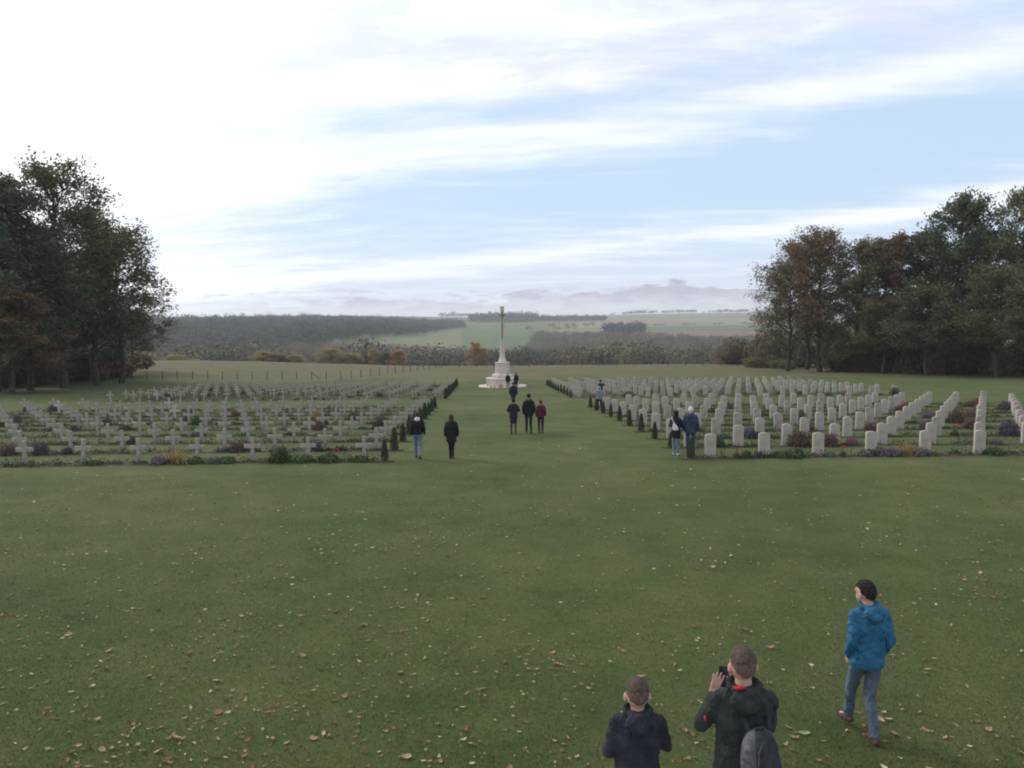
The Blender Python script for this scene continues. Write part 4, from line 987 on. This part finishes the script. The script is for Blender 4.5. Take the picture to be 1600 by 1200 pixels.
c_denim = cloth('denim', (.085, .115, .155)); c_lden = cloth('light_denim', (.14, .185, .24)); c_dden = cloth('dark_denim', (.045, .062, .088)); c_grey = cloth('grey_cloth', (.20, .21, .24)); c_maro = cloth('maroon_cloth', (.10, .022, .038)); c_white = cloth('white_cloth', (.62, .52, .55), .1)
c_navy2 = cloth('navy_jacket', (.035, .05, .10)); h_dark = cloth('dark_hair', (.018, .014, .012), .3); h_brown = cloth('brown_hair', (.075, .045, .03), .3); h_lbr = cloth('light_brown_hair', (.12, .075, .05), .3); h_white = cloth('white_hair', (.55, .54, .52), .1); h_buzz = noisy('cropped_brown_hair', (.075, .052, .042), (.13, .092, .074), 45, .9, .5, 200, dist=.003); c_brown = cloth('brown_leather', (.09, .05, .035))
walk = dict(kneeL=(-.09, .13, .50), ankL=(-.09, .22, .10), kneeR=(.09, -.03, .49), ankR=(.09, -.25, .15), toeR=-.5, wrL=(-.23, -.06, .88), wrR=(.24, .14, .90))
FO = -YAW   # facing straight down the picture axis
def wx(px, Y): return PX(px, Y)
# foreground
person('man in blue jacket and jeans walking away over the leafy lawn, hands in pockets', 2.20, 8.08, .10, 1.72, c_blue, c_denim, h_dark, dict(kneeL=(-.05, .20, .50), ankL=(-.03, .28, .15), toeL=-.15, kneeR=(.055, .02, .49), ankR=(.05, -.12, .09), elL=(-.215, -.06, 1.14), wrL=(-.18, .06, .93), elR=(.215, -.08, 1.13), wrR=(.175, .03, .93), head=(-.02, .045, 1.615)), .009, .83, 'short', True, shoem=M_shoeb, headturn=.35, headtilt=-.1, fingers=False)
BX, BY = -.10, 5.12
boy1 = person('boy in black jacket seen from behind, filming with a phone held up', BX, BY, FO, 1.69, c_charc, c_black, h_buzz, dict(elL=(-.265, .10, 1.17), wrL=(-.115, .37, 1.245), haL=(.32, .2, .92), thumbL=(1, -.1, .0), curlL=.06, spread=1.45, elR=(.225, .14, 1.13), wrR=(.095, .38, 1.24), haR=(-.35, .25, .85), thumbR=(-1, .1, .3), curlR=.15, head=(0, .03, 1.62)), .009, .78, 'buzz', True, ground=.6, wide=1.04, hs=1.1, headtilt=-.12, fingers=True)
tag(boy1, group='boys standing on the terrace steps')
lin = MB().ell((-.058, -.098, 1.522), (.046, .022, .011), 16, 8).obj('hood_lining', cloth('red_lining', (.34, .02, .028), .1), boy1, True)
MB().ell((-.262, -.005, 1.26), (.010, .022, .022), 10, 8).obj('sleeve_logo', cloth('red_logo', (.34, .02, .05), .1), boy1, True)
boy2 = person('shorter boy in plain dark navy hooded jacket with cropped fair-brown hair, arms bent', -.75, 5.44, FO + .02, 1.49, c_navy, c_black, h_buzz, dict(elL=(-.235, .02, 1.12), wrL=(-.12, .26, 1.16), elR=(.25, .04, 1.16), wrR=(.14, .28, 1.22), head=(0, .03, 1.61)), .009, .78, 'buzz', True, ground=.45, wide=1.06, hs=1.2, fingers=True)
tag(boy2, group='boys standing on the terrace steps')
s = 1.69 / 1.75
# phone
ph = empty('smartphone', (0, 0, 0)); Mb = Matrix.Translation((BX, BY, .6)) @ Matrix.Rotation(FO, 4, 'Z') @ Matrix.Scale(s, 4)
ph.matrix_world = Mb @ Matrix.Translation((-.012, .455, 1.345)) @ Matrix.Rotation(-.35, 4, 'X') @ Matrix.Rotation(.06, 4, 'Y')
bevel(MB().box((0, 0, 0), (.074, .009, .150)).obj('case', noisy('phone_case', (.012, .012, .013), (.02, .02, .02), 5, .35), ph), .003)
MB().box((0, -.0058, 0), (.066, .002, .138)).obj('screen', noisy('phone_screen', (.02, .022, .026), (.03, .032, .036), 3, .12), ph)
tag(ph, "black smartphone held upright in the filming boy's hands", 'phone')
# backpack
bp = empty('backpack', (0, 0, 0)); bp.matrix_world = Mb @ Matrix.Translation((.065, -.21, 1.06)) @ Matrix.Rotation(-.07, 4, 'Y') @ Matrix.Diagonal((.86, .95, .95, 1))
M_bpg = cloth('grey_pack_cloth', (.10, .105, .11)); M_bpd = cloth('dark_pack_cloth', (.03, .034, .037))
fuse(MB().loft([(0, 0, -.25, .12, .06), (0, 0, -.22, .15, .085), (0, 0, 0, .155, .095), (0, 0, .13, .14, .085), (0, .005, .20, .10, .06), (0, .01, .235, .05, .03)], 22, 2.6).obj('main_bag', M_bpg, bp, True), .009, .012)
fuse(MB().loft([(.035, -.06, -.24, .08, .05), (.035, -.075, -.18, .10, .065), (.035, -.075, .03, .10, .065), (.03, -.06, .15, .088, .055), (.02, -.03, .215, .07, .045), (.01, -.01, .245, .035, .03)], 20, 2.4).obj('front_pocket', M_bpd, bp, True), .008, .010)
fuse(MB().tube([(-.07, .03, .21), (-.09, .10, .30), (-.10, .17, .385), (-.09, .25, .40)], .02, 8).obj('strap', M_bpd, bp, True), .008)
fuse(MB().tube([(.09, .03, .21), (.10, .10, .30), (.10, .17, .385), (.09, .25, .40)], .02, 8).obj('strap', M_bpd, bp, True), .008)
MB().tube([(-.03, 0, .22), (-.025, -.02, .265), (.025, -.02, .265), (.03, 0, .22)], .008, 8).obj('handle', M_bpd, bp, True)
MB().tube([(-.055, -.115, -.20), (-.058, -.125, 0), (-.045, -.112, .13), (.0, -.085, .19), (.06, -.085, .185), (.11, -.105, .12), (.128, -.115, 0), (.126, -.11, -.2)], .004, 6).obj('zip', M_bpg, bp, True)
MB().tube([(-.02, -.135, .02), (.035, -.145, .015), (.09, -.135, .02)], .005, 6).obj('pocket_seam', M_bpg, bp, True)
tag(bp, "grey and black backpack worn on the filming boy's back", 'backpack')
# walkers
def P_(label, px, Y, face, H, *a, **k): return person(label, wx(px, Y), Y, face, H, *a, **k)
P_('young woman in black jacket with pale pink hood and light jeans, left walker', 651, 28.6, FO, 1.72, c_black, c_lden, h_brown, walk, .016, .90, 'bun', c_white, shoem=M_shoe)
P_('woman with long brown hair in knee-length dark coat walking up the aisle', 704, 28.6, FO, 1.62, c_black, c_black, h_brown, dict(kneeL=(-.06, .06, .49), ankL=(-.05, .06, .09), kneeR=(.06, .0, .49), ankR=(.05, -.10, .12)), .016, .66, 'long', None, wide=1.06)
P_('woman in dark navy coat with skirt and brown boots, left of the walking trio', 802, 36.6, FO, 1.66, c_navy, c_navy, h_dark, dict(elL=(-.29, -.04, 1.15), wrL=(-.18, .12, 1.08), elR=(.29, -.04, 1.15), wrR=(.18, .12, 1.08)), .018, .78, 'bun', None, lower='skirt', legs2=c_brown, shoem=c_brown, wide=1.08)
P_('tall man in black jacket, middle of the walking trio', 826, 36.8, FO, 1.84, c_black, c_charc, h_dark, walk | dict(ankL=(-.1, .1, .1), ankR=(.1, -.1, .1)), .018, .80, 'short', True, wide=1.1)
P_('person in maroon hooded jacket and black trousers, right of the walking trio', 845, 36.8, FO, 1.56, c_maro, c_black, cloth('maroon_hood', (.12, .024, .04)), walk | dict(ankL=(-.08, .1, .1), ankR=(.08, -.1, .1)), .018, .86, 'bun', True)
P_('person in dark clothes walking alone toward the memorial cross', 802, 57, FO, 1.76, c_navy, c_black, h_dark, dict(ankL=(-.03, .1, .1), ankR=(.03, -.1, .1), kneeL=(-.06, .04, .49), kneeR=(.06, 0, .49)), .02, .76, 'short', True, wide=1.1)
P_('person in dark clothes facing the camera at the cross base', 793.5, 87.0, math.pi, 1.74, c_black, c_black, h_dark, None, .022, .85, 'short', None)
P_('person in long black coat standing at the right of the cross steps', 806.5, 86.0, FO + .4, 1.78, c_black, c_black, h_dark, None, .022, .55, 'short', True, wide=1.05)
P_('person in light grey jacket standing at the aisle edge by the headstones', 937, 49.6, FO - .3, 1.72, c_grey, c_black, c_grey, dict(kneeL=(-.13, .03, .49), ankL=(-.17, 0, .09), kneeR=(.13, .03, .49), ankR=(.17, -.02, .09), elL=(-.27, .02, 1.16), wrL=(-.12, .22, 1.2), elR=(.27, .02, 1.16), wrR=(.12, .22, 1.2), head=(0, .06, 1.58)), .018, .90, 'short', True, wide=1.12, shoem=M_shoew)
P_('person in black raising a camera among the headstones behind the grey jacket', 939, 61.5, FO - .6, 1.72, c_black, c_black, h_dark, dict(elL=(-.25, .16, 1.30), wrL=(-.08, .25, 1.52), elR=(.27, .10, 1.34), wrR=(.10, .22, 1.58)), .02, .82, 'short', None)
wm = P_('dark-haired woman in black coat and jeans beside the older man', 1058, 29.0, FO - .5, 1.66, c_black, c_lden, h_dark, dict(ankL=(-.08, 0, .09), ankR=(.09, -.02, .09), elL=(-.25, .05, 1.14), wrL=(-.12, .2, 1.1), elR=(.25, .03, 1.14), wrR=(.1, .2, 1.1)), .015, .68, 'long', None, shoem=M_shoew)
P_('older white-haired man in navy jacket and jeans looking at the headstones', 1081, 28.85, FO - .35, 1.80, c_navy2, c_dden, h_white, dict(ankL=(-.1, .05, .09), ankR=(.12, -.05, .09), head=(.0, .04, 1.61)), .015, .80, 'short', True, wide=1.12)
# white bag on the woman's back
bw = empty('shoulder_bag', (0, 0, 0)); bw.matrix_world = Matrix.Translation((wx(1058, 29.0), 29.0, z1(wx(1058, 29.0), 29.0))) @ Matrix.Rotation(FO - .5, 4, 'Z') @ Matrix.Scale(1.66 / 1.75, 4)
fuse(MB().loft([(.04, -.165, .98, .06, .03), (.04, -.185, 1.02, .13, .055), (.02, -.18, 1.12, .11, .05), (-.02, -.165, 1.24, .05, .03), (-.05, -.15, 1.32, .02, .015)], 16).obj('bag', c_white, bw, True), .014, .01)
fuse(MB().tube([(-.04, -.155, 1.30), (-.12, -.15, 1.42), (-.15, -.05, 1.49), (-.13, .06, 1.42)], .022, 8).obj('strap', c_white, bw, True), .012)
tag(bw, "small white drawstring bag slung on the dark-haired woman's back", 'bag')

# ------------------------------------------------------------------ air
HAZE = True
if HAZE:
    zt = 42.0; b = MB(); b.box((0, 4000, (zt - 40) / 2), (11000, 8300, zt + 40)); o = b.obj('haze', None); tag(o, kind='stuff')
    m = bpy.data.materials.new('haze'); m.use_nodes = True; t = m.node_tree; t.nodes.clear()
    pv = t.nodes.new('ShaderNodeVolumePrincipled'); pv.inputs['Color'].default_value = (.86, .90, .98, 1); pv.inputs['Density'].default_value = .00017; pv.inputs['Anisotropy'].default_value = .3
    mo = t.nodes.new('ShaderNodeOutputMaterial'); t.links.new(pv.outputs[0], mo.inputs['Volume']); o.data.materials.append(m)
